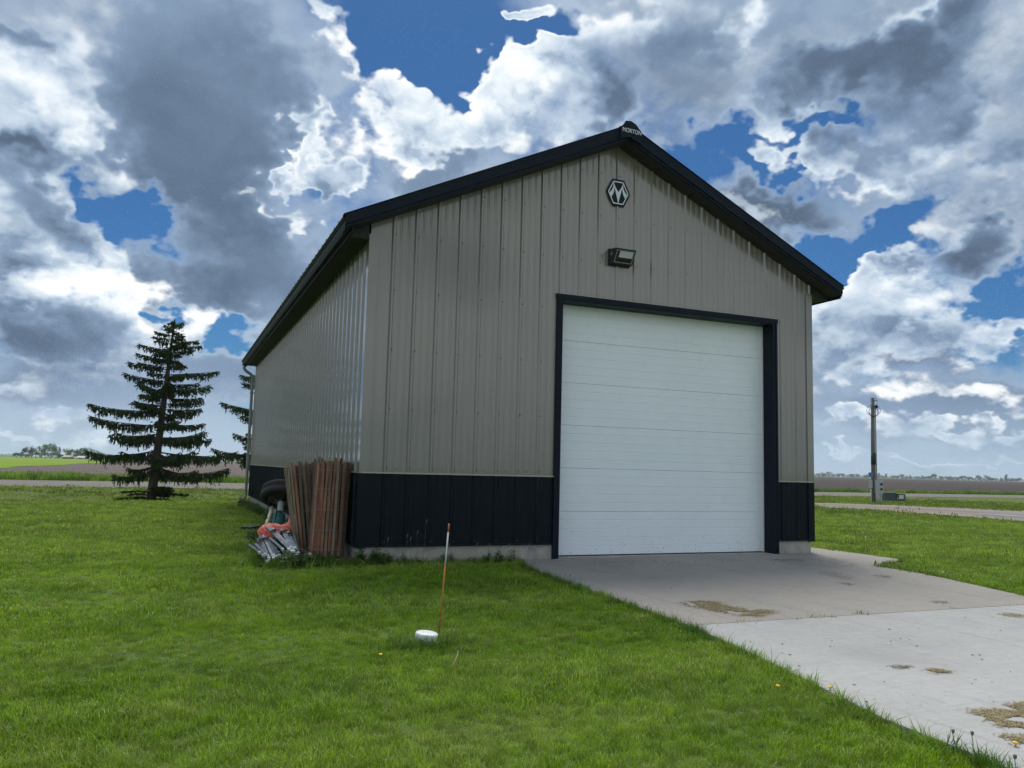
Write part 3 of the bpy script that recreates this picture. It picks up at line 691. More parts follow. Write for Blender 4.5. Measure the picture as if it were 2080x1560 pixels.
# corner trims: L-shaped, taupe above and navy below
def corner(x, y, sx, sy, z0, z1, mat):
    mb = MB(); o = 0.024; wd = 0.10
    # two leaves with a small return
    lo, hi = (x - o * sx, x + wd * sx); ylo = y - o * sy
    mb.box((min(lo, hi), min(ylo, ylo + 0.004 * sy), z0), (max(lo, hi), max(ylo, ylo + 0.004 * sy), z1))
    xl = x - o * sx; y2 = y + wd * sy
    mb.box((min(xl, xl + 0.004 * sx), min(ylo + 0.004 * sy, y2), z0), (max(xl, xl + 0.004 * sx), max(ylo + 0.004 * sy, y2), z1))
    mb.box((min(hi, hi - .004 * sx), min(y, ylo + 0.004 * sy), z0), (max(hi, hi - .004 * sx), max(y, ylo + 0.004 * sy), z1))
    bpart('corner_trim', mb, mat)
for x, y, sx, sy in ((0, 0, 1, 1), (W, 0, -1, 1), (0, D, 1, -1), (W, D, -1, -1)):
    corner(x, y, sx, sy, ZW + 0.015, 4.20 if sy > 0 or True else 4.1, M['siding']); corner(x, y, sx, sy, ZB - 0.012, ZW - 0.005, M['navy'])
# screw heads along the girts
mb = MB()
def screw(p, nrm):
    Mx = Matrix.Translation(Vector(p)) @ frame(nrm)
    mb.lathe([(0.0, 0.008), (0.007, 0.007), (0.010, 0.0)], 6, Mx, smooth=False)
for z in (ZW + 0.06, 1.95, 2.72, 3.50, 4.25, 4.95, 5.6):
    for k in range(1, 24):
        x = k * FT
        if z > soff(x) - 0.1: continue
        if OX0 - 0.03 < x < OX1 + 0.03 and z < OZ + 0.04: continue
        screw((x + 0.034, -0.002, z), (0, -1, 0))
for k in range(1, 24):
    if not OX0 - .1 < (k + .5) * FT < OX1 + .1: screw(((k + .5) * FT, -0.001, ZW + 0.06), (0, -1, 0))
for z in (ZW + 0.06, 1.80, 2.60, 3.35):
    for k in range(1, 50): screw((-0.002, k * FT + 0.034, z), (-1, 0, 0))
for k in range(1, 24):
    if not OX0 - .05 < k * FT < OX1 + .05: screw((k * FT + .034, -0.002, ZB + 0.06), (0, -1, 0))
o = bpart('screw_heads', mb, M['screw']); o['kind'] = 'stuff'

# ---- overhead door
rnd0 = random.Random(4)
DY = 0.24; XR = 6.535; XL = 2.785; DH = 0.6155
mb = MB(); nsec = 6
for i in range(nsec):
    z0 = 0.018 + i * DH; z1 = z0 + DH - 0.0025
    m2 = MB(); prof = [(z0, 0.004), (z0 + 0.005, 0.0)]
    for g in range(1, 5):
        zc = z0 + g * DH / 5
        prof += [(zc - 0.006, 0.0), (zc - 0.002, 0.004), (zc + 0.002, 0.004), (zc + 0.006, 0.0)]
    prof += [(z1 - 0.005, 0.0), (z1, 0.004)]
    xa, xb = XL - 0.05, XR - 0.015
    vs = []
    for z, d in prof: vs += [(xa, DY + d, z), (xb, DY + d, z)]
    fs = [(2 * k, 2 * k + 1, 2 * k + 3, 2 * k + 2) for k in range(len(prof) - 1)]
    m2.add(vs, fs)
    m2.add([(xa, DY + .004, z0), (xb, DY + .004, z0), (xb, DY + 0.05, z0), (xa, DY + 0.05, z0)], [(0, 3, 2, 1)])
    m2.add([(xa, DY + .004, z1), (xb, DY + .004, z1), (xb, DY + 0.05, z1), (xa, DY + 0.05, z1)], [(0, 1, 2, 3)])
    mb_ = sh(m2)
    if i == 0: door = part('overhead_door', mb_, M['doorwhite']); door.name = 'overhead_door'; door0 = door; hd = link('door_section', door.data, None)
    if i == 0:
        # the door itself carries its sections
        COL.objects.unlink(hd); bpy.data.objects.remove(hd)
        dummy = link('overhead_door', None, shed); bpy.data.objects.remove(door); door = dummy; door.name = 'overhead_door'
    s_ = link('door_section', mb_.mesh('door_section', M['doorwhite']), door)
m2 = MB(); m2.box((XL - 0.05, DY + 0.004, -0.006), (XR - 0.015, DY + 0.05, 0.0165)); bpart('bottom_seal', m2, M['rubber'], parent=door)
m2 = MB()
for k in range(150):
    x_, z_ = rnd0.uniform(XL + .1, XR - .06), 0.03 + abs(rnd0.gauss(0, .11)); r_ = rnd0.uniform(.002, .006)
    m2.add([(x_ - r_, DY - .0012, z_), (x_, DY - .0012, z_ - r_), (x_ + r_ * .9, DY - .0012, z_), (x_, DY - .0012, z_ + r_ * 1.2)], [(0, 1, 2, 3)])
q_ = bpart('mud_specks', m2, M['screw'], parent=door); q_['kind'] = 'stuff'
m2 = MB(); m2.box((XR - 0.0148, DY - 0.02, 0.0), (XR - 0.001, DY + 0.03, OZ - 0.07)); bpart('door_stop', m2, M['stopwhite'], parent=door)
# trim: face strips and deep reveals
m2 = MB(); m2.box((OX0, -0.036, 0.005), (OX0 + 0.045, 0.0, OZ)); m2.box((OX0 + 0.0452, -0.026, 0.005), (XL, DY + 0.02, OZ - 0.066)); bpart('door_jamb', m2, M['trim'])
m2 = MB(); m2.box((XR + .045, -0.036, 0.005), (OX1, 0.0, OZ)); m2.box((XR, -0.026, 0.005), (XR + .0448, DY + 0.05, OZ - 0.066)); bpart('door_jamb', m2, M['trim'])
m2 = MB(); m2.box((OX0 - 0.008, -0.044, OZ - 0.062), (OX1 + 0.008, 0.0, OZ + 0.004)); m2.box((XL, -0.034, OZ - 0.085), (XR, DY + 0.05, OZ - 0.063)); bpart('door_header', m2, M['trim'])
bx('drip_flashing', (OX0 - 0.012, -0.04, OZ + 0.0045), (OX1 + 0.012, 0.004, OZ + 0.011), M['flashing'])
bx('threshold', (XL + .002, 0.02, -0.02), (XR - .002, DY - 0.0, 0.004), M['foundation'])

# ---- roof: sheets with standing ribs, fascias, soffits
YO = -0.30; EX = 0.40
def rooftop(x): return 4.497 + 0.479 * min(x, W - x)
slope_n = {}
nr = 17; RB = D + 0.30
for side in (0, 1):
    xe, xr = (-EX - 0.03, W / 2) if side == 0 else (W + EX + 0.03, W / 2)
    for i in range(nr):
        a = YO - 0.02 + i * (RB - YO + .02) / nr; b = YO - 0.02 + (i + 1) * (RB - YO + .02) / nr
        m2 = MB(); prof = []
        k0 = math.ceil((a - YO) / FT) 
        ys = [a]; hs = [0]
        for k in range(k0, k0 + 5):
            r = YO + k * FT
            for q, h in ((r - .026, 0), (r - .011, .019), (r + .011, .019), (r + .026, 0)):
                if a < q < b: ys.append(q); hs.append(h)
        ys.append(b); hs.append(0)
        vs = []
        for y, h in zip(ys, hs): vs += [(xe, y, rooftop(xe) + h), (xr, y, rooftop(xr) + h), (xe, y, rooftop(xe) - 0.02), (xr, y, rooftop(xr) - 0.02)]
        fs = []
        for k in range(len(ys) - 1):
            q = 4 * k
            fs += [(q, q + 1, q + 5, q + 4), (q + 2, q + 6, q + 7, q + 3), (q, q + 4, q + 6, q + 2)]
        m2.add(vs, fs); bpart('roof_panel', m2, M['roofing'])
m2 = MB()
for s in (-1, 1):
    m2.hexa([(W / 2, YO - 0.03, rooftop(W / 2) + 0.022), (W / 2 + s * 0.16, YO - 0.03, rooftop(W / 2 - 0.16) + 0.03), (W / 2 + s * 0.16, RB + 0.03, rooftop(W / 2 - 0.16) + 0.03), (W / 2, RB + .03, rooftop(W / 2) + 0.022),
             (W / 2, YO - 0.03, rooftop(W / 2) + 0.05), (W / 2 + s * 0.16, YO - 0.03, rooftop(W / 2 - 0.16) + 0.042), (W / 2 + s * 0.16, RB + 0.03, rooftop(W / 2 - 0.16) + 0.042), (W / 2, RB + .03, rooftop(W / 2) + 0.05)])
bpart('ridge_cap', m2, M['roofing'])
for yy, sg in ((YO, -1), (RB, 1)):
    for s in (0, 1):      # rake boards
        X = (lambda x: x) if s == 0 else (lambda x: W - x)
        m2 = MB()
        lo = lambda x: 4.340 + SP * x - 0.004; hi = lambda x: rooftop(x) + 0.012
        x0, x1 = -EX, W / 2 - 0.001
        m2.prism([(X(x0), lo(x0) + 0.042), (X(x1), lo(x1) + 0.042), (X(x1), hi(x1)), (X(x0), hi(x0))], sorted((yy, yy + sg * 0.022)))
        m2.prism([(X(x0), lo(x0)), (X(x1), lo(x1)), (X(x1), lo(x1) + 0.0405), (X(x0), lo(x0) + 0.0405)], sorted((yy + sg * 0.006, yy - sg * 0.02)))
        m2.prism([(X(x0 - .02), hi(x0) + .002), (X(x1), hi(x1) + 0.011), (X(x1), hi(x1) + 0.016), (X(x0 - .02), hi(x0) + 0.008)], sorted((yy - sg * 0.05, yy + sg * 0.034)))
        bpart('rake_trim', m2, M['trim'])
        # sloped gable soffit in short boards
        nb = 13
        for k in range(nb):
            a = -EX + 0.02 + (W / 2 + EX - 0.02) * k / nb; b = -EX + 0.02 + (W / 2 + EX - 0.02) * (k + 1) / nb - 0.004
            m2 = MB(); z = lambda x: 4.34 + SP * x
            ya, yb = (yy + 0.021, -0.0005) if sg < 0 else (D + 0.0005, yy - 0.021)
            m2.hexa([(X(a), ya, z(a)), (X(b), ya, z(b)), (X(b), yb, z(b)), (X(a), yb, z(a)), (X(a), ya, z(a) + .012), (X(b), ya, z(b) + .012), (X(b), yb, z(b) + .012), (X(a), yb, z(a) + .012)])
            bpart('soffit_panel', m2, M['soffit'])
# peak plate of the front gable with its lettering
m2 = MB(); PX = W / 2 - 0.03
pk = lambda x: rooftop(x)
plate_l, plate_r = W / 2 - 0.16, W / 2 + 0.20
m2.prism([(plate_l, 6.055 - 0.03), (W / 2, 6.055 + 0.02), (plate_r, 6.055 - 0.055), (plate_r, pk(plate_r) + 0.03), (W / 2 + 0.10, pk(W / 2) + 0.035), (W / 2 + 0.02, pk(W / 2) + 0.072), (W / 2 - 0.07, pk(W / 2) + 0.062), (W / 2 - 0.085, pk(W / 2) + 0.03), (plate_l, pk(plate_l) + 0.022)], (YO - 0.048, YO - 0.024))
plate = bpart('peak_plate', m2, M['trim'])
def text(name, body, size, loc, mat, parent, scx=1.0, depth=0.0012, rz=0, shear=0, space=1.0):
    cu = bpy.data.curves.new(name, 'FONT'); cu.body = body; cu.size = size; cu.align_x = 'CENTER'; cu.align_y = 'CENTER'
    cu.extrude = depth; cu.shear = shear; cu.space_character = space; cu.offset = size * 0.018
    tmp = bpy.data.objects.new(name, cu); COL.objects.link(tmp)
    dg = bpy.context.evaluated_depsgraph_get(); me = bpy.data.meshes.new_from_object(tmp.evaluated_get(dg))
    bpy.data.objects.remove(tmp); me.materials.clear(); me.materials.append(mat)
    me.transform(Matrix.Translation(loc) @ Matrix.Rotation(rz, 4, 'Y') @ Matrix.Rotation(math.pi / 2, 4, 'X') @ Matrix.Diagonal((scx, 1, 1, 1)))
    return link(name, me, parent)
text('lettering', 'MORTON', 0.088, Vector((W / 2 + 0.035, YO - 0.0495, 6.165)) - shed_loc, M['letter'], plate, scx=0.82, rz=math.radians(2), space=1.03)
# eaves: level soffit, fascia and gutter on both long sides
for s in (0, 1):
    X = (lambda x: x) if s == 0 else (lambda x: W - x)
    nb = 17; EF = 0.30 if s == 0 else EX
    for k in range(nb):
        a = D * k / nb; b = D * (k + 1) / nb - 0.003
        m2 = MB(); xs = sorted((X(-EF + 0.024), X(-0.0005))); m2.box((xs[0], a, 4.137), (xs[1], b, 4.149)); bpart('soffit_panel', m2, M['soffit'])
    m2 = MB(); xs = sorted((X(-EF), X(-EF + 0.022))); m2.box((xs[0], YO + 0.0215, 4.118), (xs[1], RB - 0.0215, 4.292)); bpart('fascia_board', m2, M['trim'])
    # closing piece at the gable end of the eave box
    for ya, yb in ((-0.022, -0.001), (D + .001, D + .022)):
        m2 = MB(); m2.prism([(X(-EF + 0.03), 4.130), (X(-0.028), 4.130), (X(-0.028), 4.322), (X(-EF + 0.03), 4.335 - SP * (EF - .03))], (ya, yb)); bpart('eave_return', m2, M['soffit'])
    # K-style gutter
    if s == 1: continue
    g = MB(); prof = [(-EF - 0.001, 4.283), (-EF - 0.001, 4.165), (-EF - 0.055, 4.165), (-EF - 0.078, 4.205), (-EF - 0.092, 4.262), (-EF - 0.108, 4.268), (-EF - 0.108, 4.288), (-EF - 0.100, 4.288), (-EF - 0.096, 4.272), (-EF - 0.085, 4.266), (-EF - 0.070, 4.205), (-EF - 0.050, 4.171), (-EF - 0.007, 4.171), (-EF - 0.007, 4.283)]
    g.sweep([(X(u) if True else 0, 0, w) for u, w in prof], [(0, YO + 0.01, 0), (0, RB, 0)])
    gt_ = bpart('gutter', g, M['gutterpaint'])
    g = MB(); xs = sorted((X(-EF - 0.1095), X(-EF - 0.1082))); g.box((xs[0], YO + 0.01, 4.262), (xs[1], RB, 4.290)); bpart('lip', g, M['flashing'], parent=gt_)  # added pale strip: sky reflection on the gutter's upper face as colour
    # downspout at the rear corner
    yd = RB - 0.16
    path = [(X(-EF - 0.05), yd, 4.17), (X(-EF - 0.05), yd, 4.05), (X(-EF + 0.02), yd, 3.97), (X(-0.16), yd, 3.90), (X(-0.085), yd, 3.82), (X(-0.085), yd, 3.6), (X(-0.085), yd, 0.25), (X(-0.10), yd, 0.12), (X(-0.24), yd, 0.04), (X(-0.36), yd, 0.0)]
    g = MB(); g.tube(path, 0.046, 10); bpart('downspout', g, M['downpipe'])
    for zz in (3.3, 1.9, 0.6):
        g = MB(); xs = sorted((X(-0.142), X(-0.02))); g.box((xs[0], yd - .052, zz), (xs[1], yd + .052, zz + .03)); bpart('strap', g, M['downpipe'])

# ------------------------------------------------------------------ emblem on the gable
EC = Vector((3.66, -0.020, 5.335))
em = empty('emblem_sign', EC); tag(em, 'black hexagonal emblem with a white M high on the gable wall', 'sign')
hexo = lambda k: [(-0.205 * k, 0.0), (-0.100 * k, 0.205 * k), (0.100 * k, 0.205 * k), (0.205 * k, 0.0), (0.100 * k, -0.205 * k), (-0.100 * k, -0.205 * k)]
g = MB(); g.prism(hexo(1.0)[::-1], (-0.006, 0.0)); g.build('plate', M['emblemdark'], em)
g = MB(); a, b = hexo(0.845), hexo(0.765)
for i in range(6):
    j = (i + 1) % 6; g.prism([a[i], a[j], b[j], b[i]], (-0.0085, -0.0062))
g.build('border', M['emblemwhite'], em)
g = MB(); U = 0.165; Vv = 0.165
half = [(-.60, .97), (-.36, .50), (0, .06), (0, -1.0), (-.16, -.45), (-.36, .16), (-.47, .52), (-.50, .20), (-.60, -.12), (-.86, -.52), (-1.00, -.28), (-1.03, -.06), (-.78, .16), (-.62, .46), (-.585, .75)]
for s in (1, -1):
    P2 = [(x * U * s * 0.85, z * Vv) for x, z in half]
    # fan out as small quads so that the concave outline fills correctly
    idx = [(0, 1, 6, 14), (1, 2, 5, 6), (2, 3, 4, 5), (14, 6, 7, 13), (13, 7, 8, 12), (12, 8, 9, 10), (12, 10, 11)]
    for q in idx: g.prism([P2[k] for k in q], (-0.0085 - .0002 * (s > 0), -0.0062))
g.build('letter_m', M['emblemwhite'], em)

# ------------------------------------------------------------------ wall pack light over the door
wl = empty('wall_light', (3.69, -0.02, 4.35)); tag(wl, 'dark wall pack floodlight with slanted glass on the gable above the door', 'wall light')
g = MB(); w2 = 0.172
g.hexa([(-w2, -0.09, -0.115), (w2, -0.09, -0.115), (w2, 0.02, -0.125), (-w2, 0.02, -0.125), (-w2, -0.205, 0.085), (w2, -0.205, 0.085), (w2, 0.02, 0.115), (-w2, 0.02, 0.115)])
g.box((-w2 - .004, -0.01, -0.13), (w2 + .004, 0.018, 0.12)); g.build('housing', M['lampbody'], wl)
# front frame lies in the slanted plane
P00, P10, P01, P11 = Vector((-w2, -0.092, -0.113)), Vector((w2, -0.092, -0.113)), Vector((-w2, -0.207, 0.083)), Vector((w2, -0.207, 0.083))
nn = (P10 - P00).cross(P01 - P00).normalized()
if nn.y > 0: nn = -nn
def sl_(u, v, d=0.0): return P00 + (P10 - P00) * u + (P01 - P00) * v + nn * d
g = MB()
for (u0, u1, v0, v1) in ((.07, .93, .07, .11), (.07, .93, .86, .90), (.07, .10, .11, .86), (.90, .93, .11, .86)):
    g.hexa([sl_(u0, v0, .001), sl_(u1, v0, .001), sl_(u1, v1, .001), sl_(u0, v1, .001), sl_(u0, v0, .008), sl_(u1, v0, .008), sl_(u1, v1, .008), sl_(u0, v1, .008)])
g.build('lens_frame', M['lampframe'], wl)
g = MB(); g.add([sl_(.24, .42, .0015), sl_(.88, .42, .0015), sl_(.88, .84, .0015), sl_(.24, .84, .0015)], [(0, 1, 2, 3)]); g.build('reflector', M['reflector'], wl)
glass = bpy.data.materials.new('lamp_glass'); glass.use_nodes = True; N = NT(glass.node_tree)
tr_ = N.node('ShaderNodeBsdfTransparent'); gl_ = N.node('ShaderNodeBsdfGlossy'); gl_.inputs['Roughness'].default_value = 0.08; mx_ = N.node('ShaderNodeMixShader')
fr_ = N.node('ShaderNodeFresnel'); fr_.inputs[0].default_value = 1.18; N.l.new(fr_.outputs[0], mx_.inputs[0]); tr_.inputs[0].default_value = (.92, .94, .93, 1)
N.l.new(tr_.outputs[0], mx_.inputs[1]); N.l.new(gl_.outputs[0], mx_.inputs[2]); N.l.new(mx_.outputs[0], N.n['Material Output'].inputs[0])
g = MB(); g.add([sl_(.10, .11, .004), sl_(.90, .11, .004), sl_(.90, .86, .004), sl_(.10, .86, .004)], [(0, 1, 2, 3)]); g.build('glass', glass, wl)
g = MB(); g.box((-w2 - .003, -0.10, 0.0), (-w2 - .0005, -0.06, 0.045)); g.build('sensor', M['lampframe'], wl)

# ------------------------------------------------------------------ things by the shed corner
rnd = random.Random(5)
# wooden pallet board under the main roll of snow fence
g = MB(); g.box((-0.30, -0.30, 0.0), (0.30, 0.28, 0.035)); o = g.build('board', M['board']); o.location = (-0.30, 0.50, -0.01); o.rotation_euler = (0, 0, 0.05)
tag(o, 'flat weathered board under the upright roll of snow fence', 'board')

def fence_roll(name, base, lean, r0, turns, n_slat, h, mats, label, rseed, r_in=0.05, start=0.0, flare=0.0):
    """upright roll of wired laths: slats stand on a spiral, wires follow it"""
    rr = random.Random(rseed); root = empty(name, base); tag(root, label, 'snow fence', 'rolls of snow fence')
    up = Vector(lean).normalized(); F3 = frame(up, (1, 0, 0))
    proto = {}
    for key, mt in mats.items():
        vs = []
        for k in range(3):
            g = MB(); wd = 0.0165 + 0.0018 * k; bow = (k - 1) * 0.008
            n = 4
            for q in range(n):
                z0, z1 = h * q / n, h * (q + 1) / n; b0, b1 = bow * math.sin(math.pi * q / n), bow * math.sin(math.pi * (q + 1) / n)
                g.hexa([(-wd + b0, -.0045, z0), (wd + b0, -.0045, z0), (wd + b0, .0045, z0), (-wd + b0, .0045, z0), (-wd + b1, -.0045, z1), (wd + b1, -.0045, z1), (wd + b1, .0045, z1), (-wd + b1, .0045, z1)])
            vs.append(g.mesh('slat', mt))
        proto[key] = vs
    keys = list(mats); pitch = (r0 - r_in) / turns
    # arc-length spacing along the spiral from outside in
    th, r, pts = start, r0, []
    for k in range(n_slat):
        pts.append((th, r)); dth = 0.046 / max(r, 0.03); th += dth; r = r0 - pitch * (th - start) / (2 * math.pi)
        if r < r_in: break
    for k, (a, r) in enumerate(pts):
        o = link('slat', proto[keys[0] if len(keys) == 1 or rr.random() < .8 else keys[1]][rr.randrange(3)], root)
        fl = r * (1 + flare)
        p = Vector((r * math.cos(a), r * math.sin(a), rr.uniform(-0.012, 0.03) + (0.045 if rr.random() < 0.15 else 0)))
        tilt = Matrix.Rotation(flare * 0.9 + rr.gauss(0, 0.006), 4, Vector((-math.sin(a), math.cos(a), 0))) @ Matrix.Rotation(rr.gauss(0, 0.008), 4, Vector((math.cos(a), math.sin(a), 0)))
        o.matrix_local = F3 @ Matrix.Translation(p) @ tilt @ Matrix.Rotation(a + math.pi / 2 + rr.gauss(0, 0.10), 4, 'Z')
    for zz in (0.10, 0.34, 0.60, 0.86, 1.10):
        g = MB(); path = []; tot = pts[-1][0] - start
        for k in range(int(tot / 0.16) + 1):
            a = start + k * 0.16; r = r0 - pitch * (a - start) / (2 * math.pi)
            rad = r * (1 + flare * zz) + 0.009 + flare * zz * 0.0
            path.append((F3 @ Vector((rad * math.cos(a), rad * math.sin(a), zz + 0.004 * math.sin(a * 3)))))
        g.tube(path, 0.0038, 4); g.build('wire', M['wire'], root)
    return root
fence_roll('snow_fence_roll', (-0.305, 0.54, 0.03), (0.035, 0.03, 1), 0.272, 2.6, 96, 1.20, {'a': M['slatred'], 'b': M['slatgrey']}, 'tight upright roll of reddish brown wooden snow fence at the shed corner', 3, start=-2.4)
fence_roll('snow_fence_roll', (-0.40, 1.12, -0.02), (-0.115, 0.06, 1), 0.195, 2.0, 56, 1.22, {'a': M['slatgrey'], 'b': M['slatred']}, 'greyer roll of wooden snow fence leaning left behind the tight reddish roll', 8, start=2.6, flare=0.05)

# the wheel propped on its axle post against the wall
ax = Vector((-0.13, -0.50, -0.86)).normalized()
wc = Vector((-0.54, 3.25, 0.715))
wh = empty('wheel_on_post', (wc.x, wc.y, 0)); tag(wh, 'old black tyre with a rusty rim held up on a grey and teal post', 'wheel')
Mw = Matrix.Translation(Vector((0, 0, wc.z))) @ frame(ax, (1, 0, 0))
g = MB()
prof = [(0.195, 0.085), (0.215, 0.100), (0.26, 0.112), (0.300, 0.106), (0.322, 0.088), (0.330, 0.060)]
for q in (0.052, 0.044, 0.010, 0.002, -0.002, -0.010, -0.044, -0.052): prof.append((0.330 if abs(q) in (0.052, 0.010, 0.002) and abs(q) != 0.002 else 0.322, q))
prof += [(0.330, -0.060), (0.322, -0.088), (0.300, -0.106), (0.26, -0.112), (0.215, -0.100), (0.195, -0.085)]
g.lathe(prof, 48, Mw); g.build('tyre', M['rubber'], wh)
g = MB(); g.lathe([(0.200, 0.088), (0.196, 0.092), (0.186, 0.075), (0.176, 0.030), (0.150, 0.020), (0.120, 0.040), (0.085, 0.048), (0.045, 0.040), (0.0, 0.040)], 32, Mw)
g.lathe([(0.198, 0.086), (0.178, -0.02), (0.178, -0.06), (0.198, -0.09)], 32, Mw)
rim = g.build('rim', M['rim'], wh)
for k in range(5):
    a = 2 * math.pi * k / 5
    g = MB(); p = Vector((0.062 * math.cos(a), 0.062 * math.sin(a), 0.045)); g.lathe([(0.011, 0), (0.011, 0.018), (0, 0.018)], 6, Mw @ Matrix.Translation(p), smooth=False); g.build('wheel_nut', M['wire'], rim)
def axp(t): return Vector((0, 0, wc.z)) + ax * t
g = MB(); g.tube([axp(0.035), axp(0.13)], [0.062, 0.050], 16); g.build('hub', M['rubber'], wh)
g = MB(); g.tube([axp(0.13), axp(0.145), axp(0.30), axp(0.315)], [0.036, 0.050, 0.056, 0.048], 18); g.build('grey_sleeve', M['pvc'], wh)
g = MB(); g.tube([axp(0.315), axp(0.36)], [0.030, 0.034], 14); g.build('collar', M['rubber'], wh)
g = MB(); g.tube([axp(0.36), axp(0.372), axp(0.45), axp(0.452), axp(0.46), axp(0.462), axp(0.535), axp(0.537), axp(0.545), axp(0.547), axp(0.78)], [0.080, 0.094, 0.096, 0.099, 0.099, 0.096, 0.097, 0.100, 0.100, 0.097, 0.098], 24); g.build('teal_barrel', M['teal'], wh)

# cream pipe and the bent black rod in front of the wheel
a, b = at(553, 1031, 1, 3.0), at(541, 1066, 1, 2.25)
g = MB(); g.tube([a, b + (b - a) * 0.3], 0.028, 12); tag(g.build('plastic_pipe', M['cream']), 'short cream plastic pipe leaning beside the teal barrel', 'pipe')
pts = [at(541, 1066, 1, 2.4), at(543, 1040, 1, 2.5), at(546, 1015, 1, 2.6), at(549, 1011, 1, 2.6), at(558, 1015, 1, 2.6), at(563, 1020, 1, 2.55), at(562, 1036, 1, 2.5), at(558, 1062, 1, 2.4)]
g = MB(); g.tube([p for p in catmull(pts, 5)], 0.007, 6); tag(g.build('bent_rod', M['rubber']), 'thin black metal rod bent into a hoop in front of the tyre', 'rod')
# black edging strip lying in the grass
p = at(500, 1076, 2, -0.01); q = at(524, 1072, 2, -0.01)
g = MB(); d = (q - p); d.z = 0; dn_ = d.normalized(); pr = Vector((-dn_.y, dn_.x, 0))
g.hexa([p - pr * .09, p + dn_ * d.length - pr * .10, p + dn_ * d.length + pr * .12, p + pr * .10] + [v + Vector((0, 0, 0.05)) for v in (p - pr * .09, p + dn_ * d.length - pr * .10, p + dn_ * d.length + pr * .12, p + pr * .10)])
tag(g.build('plastic_tray', M['blackmat']), 'flat black plastic piece lying in the grass left of the pile', 'tray')

# rolled orange safety netting
def netting():
    m = bpy.data.materials.new('orange_netting'); m.use_nodes = True; N = NT(m.node_tree); b = N.n['Principled BSDF']
    geo = N.node('ShaderNodeNewGeometry').outputs['Position']
    wv = N.noise(geo, 9, 4, 0.7, dist=2.5); mesh_ = N.node('ShaderNodeTexVoronoi', feature='DISTANCE_TO_EDGE'); N.l.new(geo, mesh_.inputs[0]); mesh_.inputs['Scale'].default_value = 34
    c = N.mix(N.rng(wv, 0.42, 0.60), (0.78, 0.030, 0.010), (0.80, 0.15, 0.10))
    c = N.mix(N.rng(mesh_.outputs['Distance'], 0.02, 0.10), (0.85, 0.34, 0.28), c)
    c = N.mix(N.rng(N.noise(geo, 14, 3, 0.6, dist=1.5), 0.60, 0.68), c, (0.16, 0.02, 0.015))
    N.put(b.inputs['Base Color'], c); b.inputs['Roughness'].default_value = 0.45
    bn = N.node('ShaderNodeBump'); bn.inputs['Strength'].default_value = 0.8; bn.inputs['Distance'].default_value = 0.01
    N.put(bn.inputs['Height'], mesh_.outputs['Distance']); N.l.new(bn.outputs[0], b.inputs['Normal'])
    return m
M['net'] = netting()
ctr = catmull([at(524, 1076, 1, 1.75), at(536, 1078, 1, 1.70), at(556, 1077, 1, 1.65), at(577, 1074, 1, 1.60), at(592, 1066, 1, 1.55), at(603, 1058, 1, 1.55), at(616, 1056, 1, 1.6)], 8)
rads = [0.02, 0.085, 0.11, 0.10, 0.080, 0.075, 0.105, 0.125, 0.12]
g = MB(); nC = len(ctr); nR = 40; vs = []
for i, c in enumerate(ctr):
    t = i / (nC - 1) * (len(rads) - 1); k = min(int(t), len(rads) - 2); R_ = rads[k] + (rads[k + 1] - rads[k]) * (t - k)
    tg = (ctr[min(i + 1, nC - 1)] - ctr[max(i - 1, 0)]).normalized(); sx = tg.cross(Vector((0, 0, 1))).normalized(); sz = sx.cross(tg)
    for q in range(nR):
        a = 2 * math.pi * q / nR; dv = sx * math.cos(a) + sz * math.sin(a)
        w_ = 1 + 0.28 * mnoise.noise(Vector((c + dv * 0.1) * 7)) + 0.14 * mnoise.noise(Vector((c + dv * 0.1) * 21)) + 0.05 * math.sin(a * 9 + i)
        vs.append(c + dv * R_ * w_ + Vector((0, 0, -0.02)))
fs = [(i * nR + q, i * nR + (q + 1) % nR, (i + 1) * nR + (q + 1) % nR, (i + 1) * nR + q) for i in range(nC - 1) for q in range(nR)]
g.add(vs, fs, 0, True); g.f.append(tuple(range(nR))); g.m.append(0); g.sm.append(False)
tag(g.build('orange_netting', M['net']), 'crumpled roll of bright orange safety netting behind the steel posts', 'netting')

# loose steel posts, each its own thing (brackets are parts)
posts = [  # photo pixels of the upper and lower end, depth of each, bracket?
    ((547, 1070), (594, 1120), 1.15, .15, 1), ((553, 1072), (598, 1121), 1.10, .18, 0), ((541, 1069), (588, 1116), 1.2, .2, 0),
    ((571, 1074), (591, 1112), 1.05, .3, 1), ((576, 1076), (597, 1115), 1.0, .3, 0), ((585, 1079), (600, 1113), 1.0, .35, 1), ((597, 1084), (606, 1124), .95, .25, 0),
    ((528, 1089), (547, 1134), .95, .05, 1), ((534, 1087), (556, 1134), .95, .06, 1), ((523, 1094), (545, 1130), .95, .12, 0), ((540, 1090), (561, 1131), .9, .1, 0),
    ((548, 1092), (575, 1116), .9, .25, 0), ((547, 1097), (568, 1129), .9, .12, 0), ((556, 1094), (585, 1120), .9, .25, 0), ((565, 1096), (588, 1126), .85, .2, 0),
    ((505, 1106), (528, 1122), .75, .25, 0), ((524, 1117), (546, 1139), .6, -.02, 0), ((529, 1122), (543, 1141), .5, -.05, 0), ((519, 1104), (540, 1126), .8, .1, 0),
    ((604, 1112), (630, 1125), .55, .02, 0), ((607, 1119), (632, 1131), .5, -.02, 0), ((600, 1118), (622, 1136), .6, .0, 0), ((590, 1124), (613, 1141), .5, -.06, 0),
    ((563, 1084), (603, 1128), 1.05, .12, 0), ((537, 1100), (556, 1128), .8, .15, 0), ((575, 1104), (600, 1132), .8, .05, 0), ((558, 1108), (582, 1134), .7, .03, 0), ((512, 1110), (536, 1128), .7, .15, 0)]
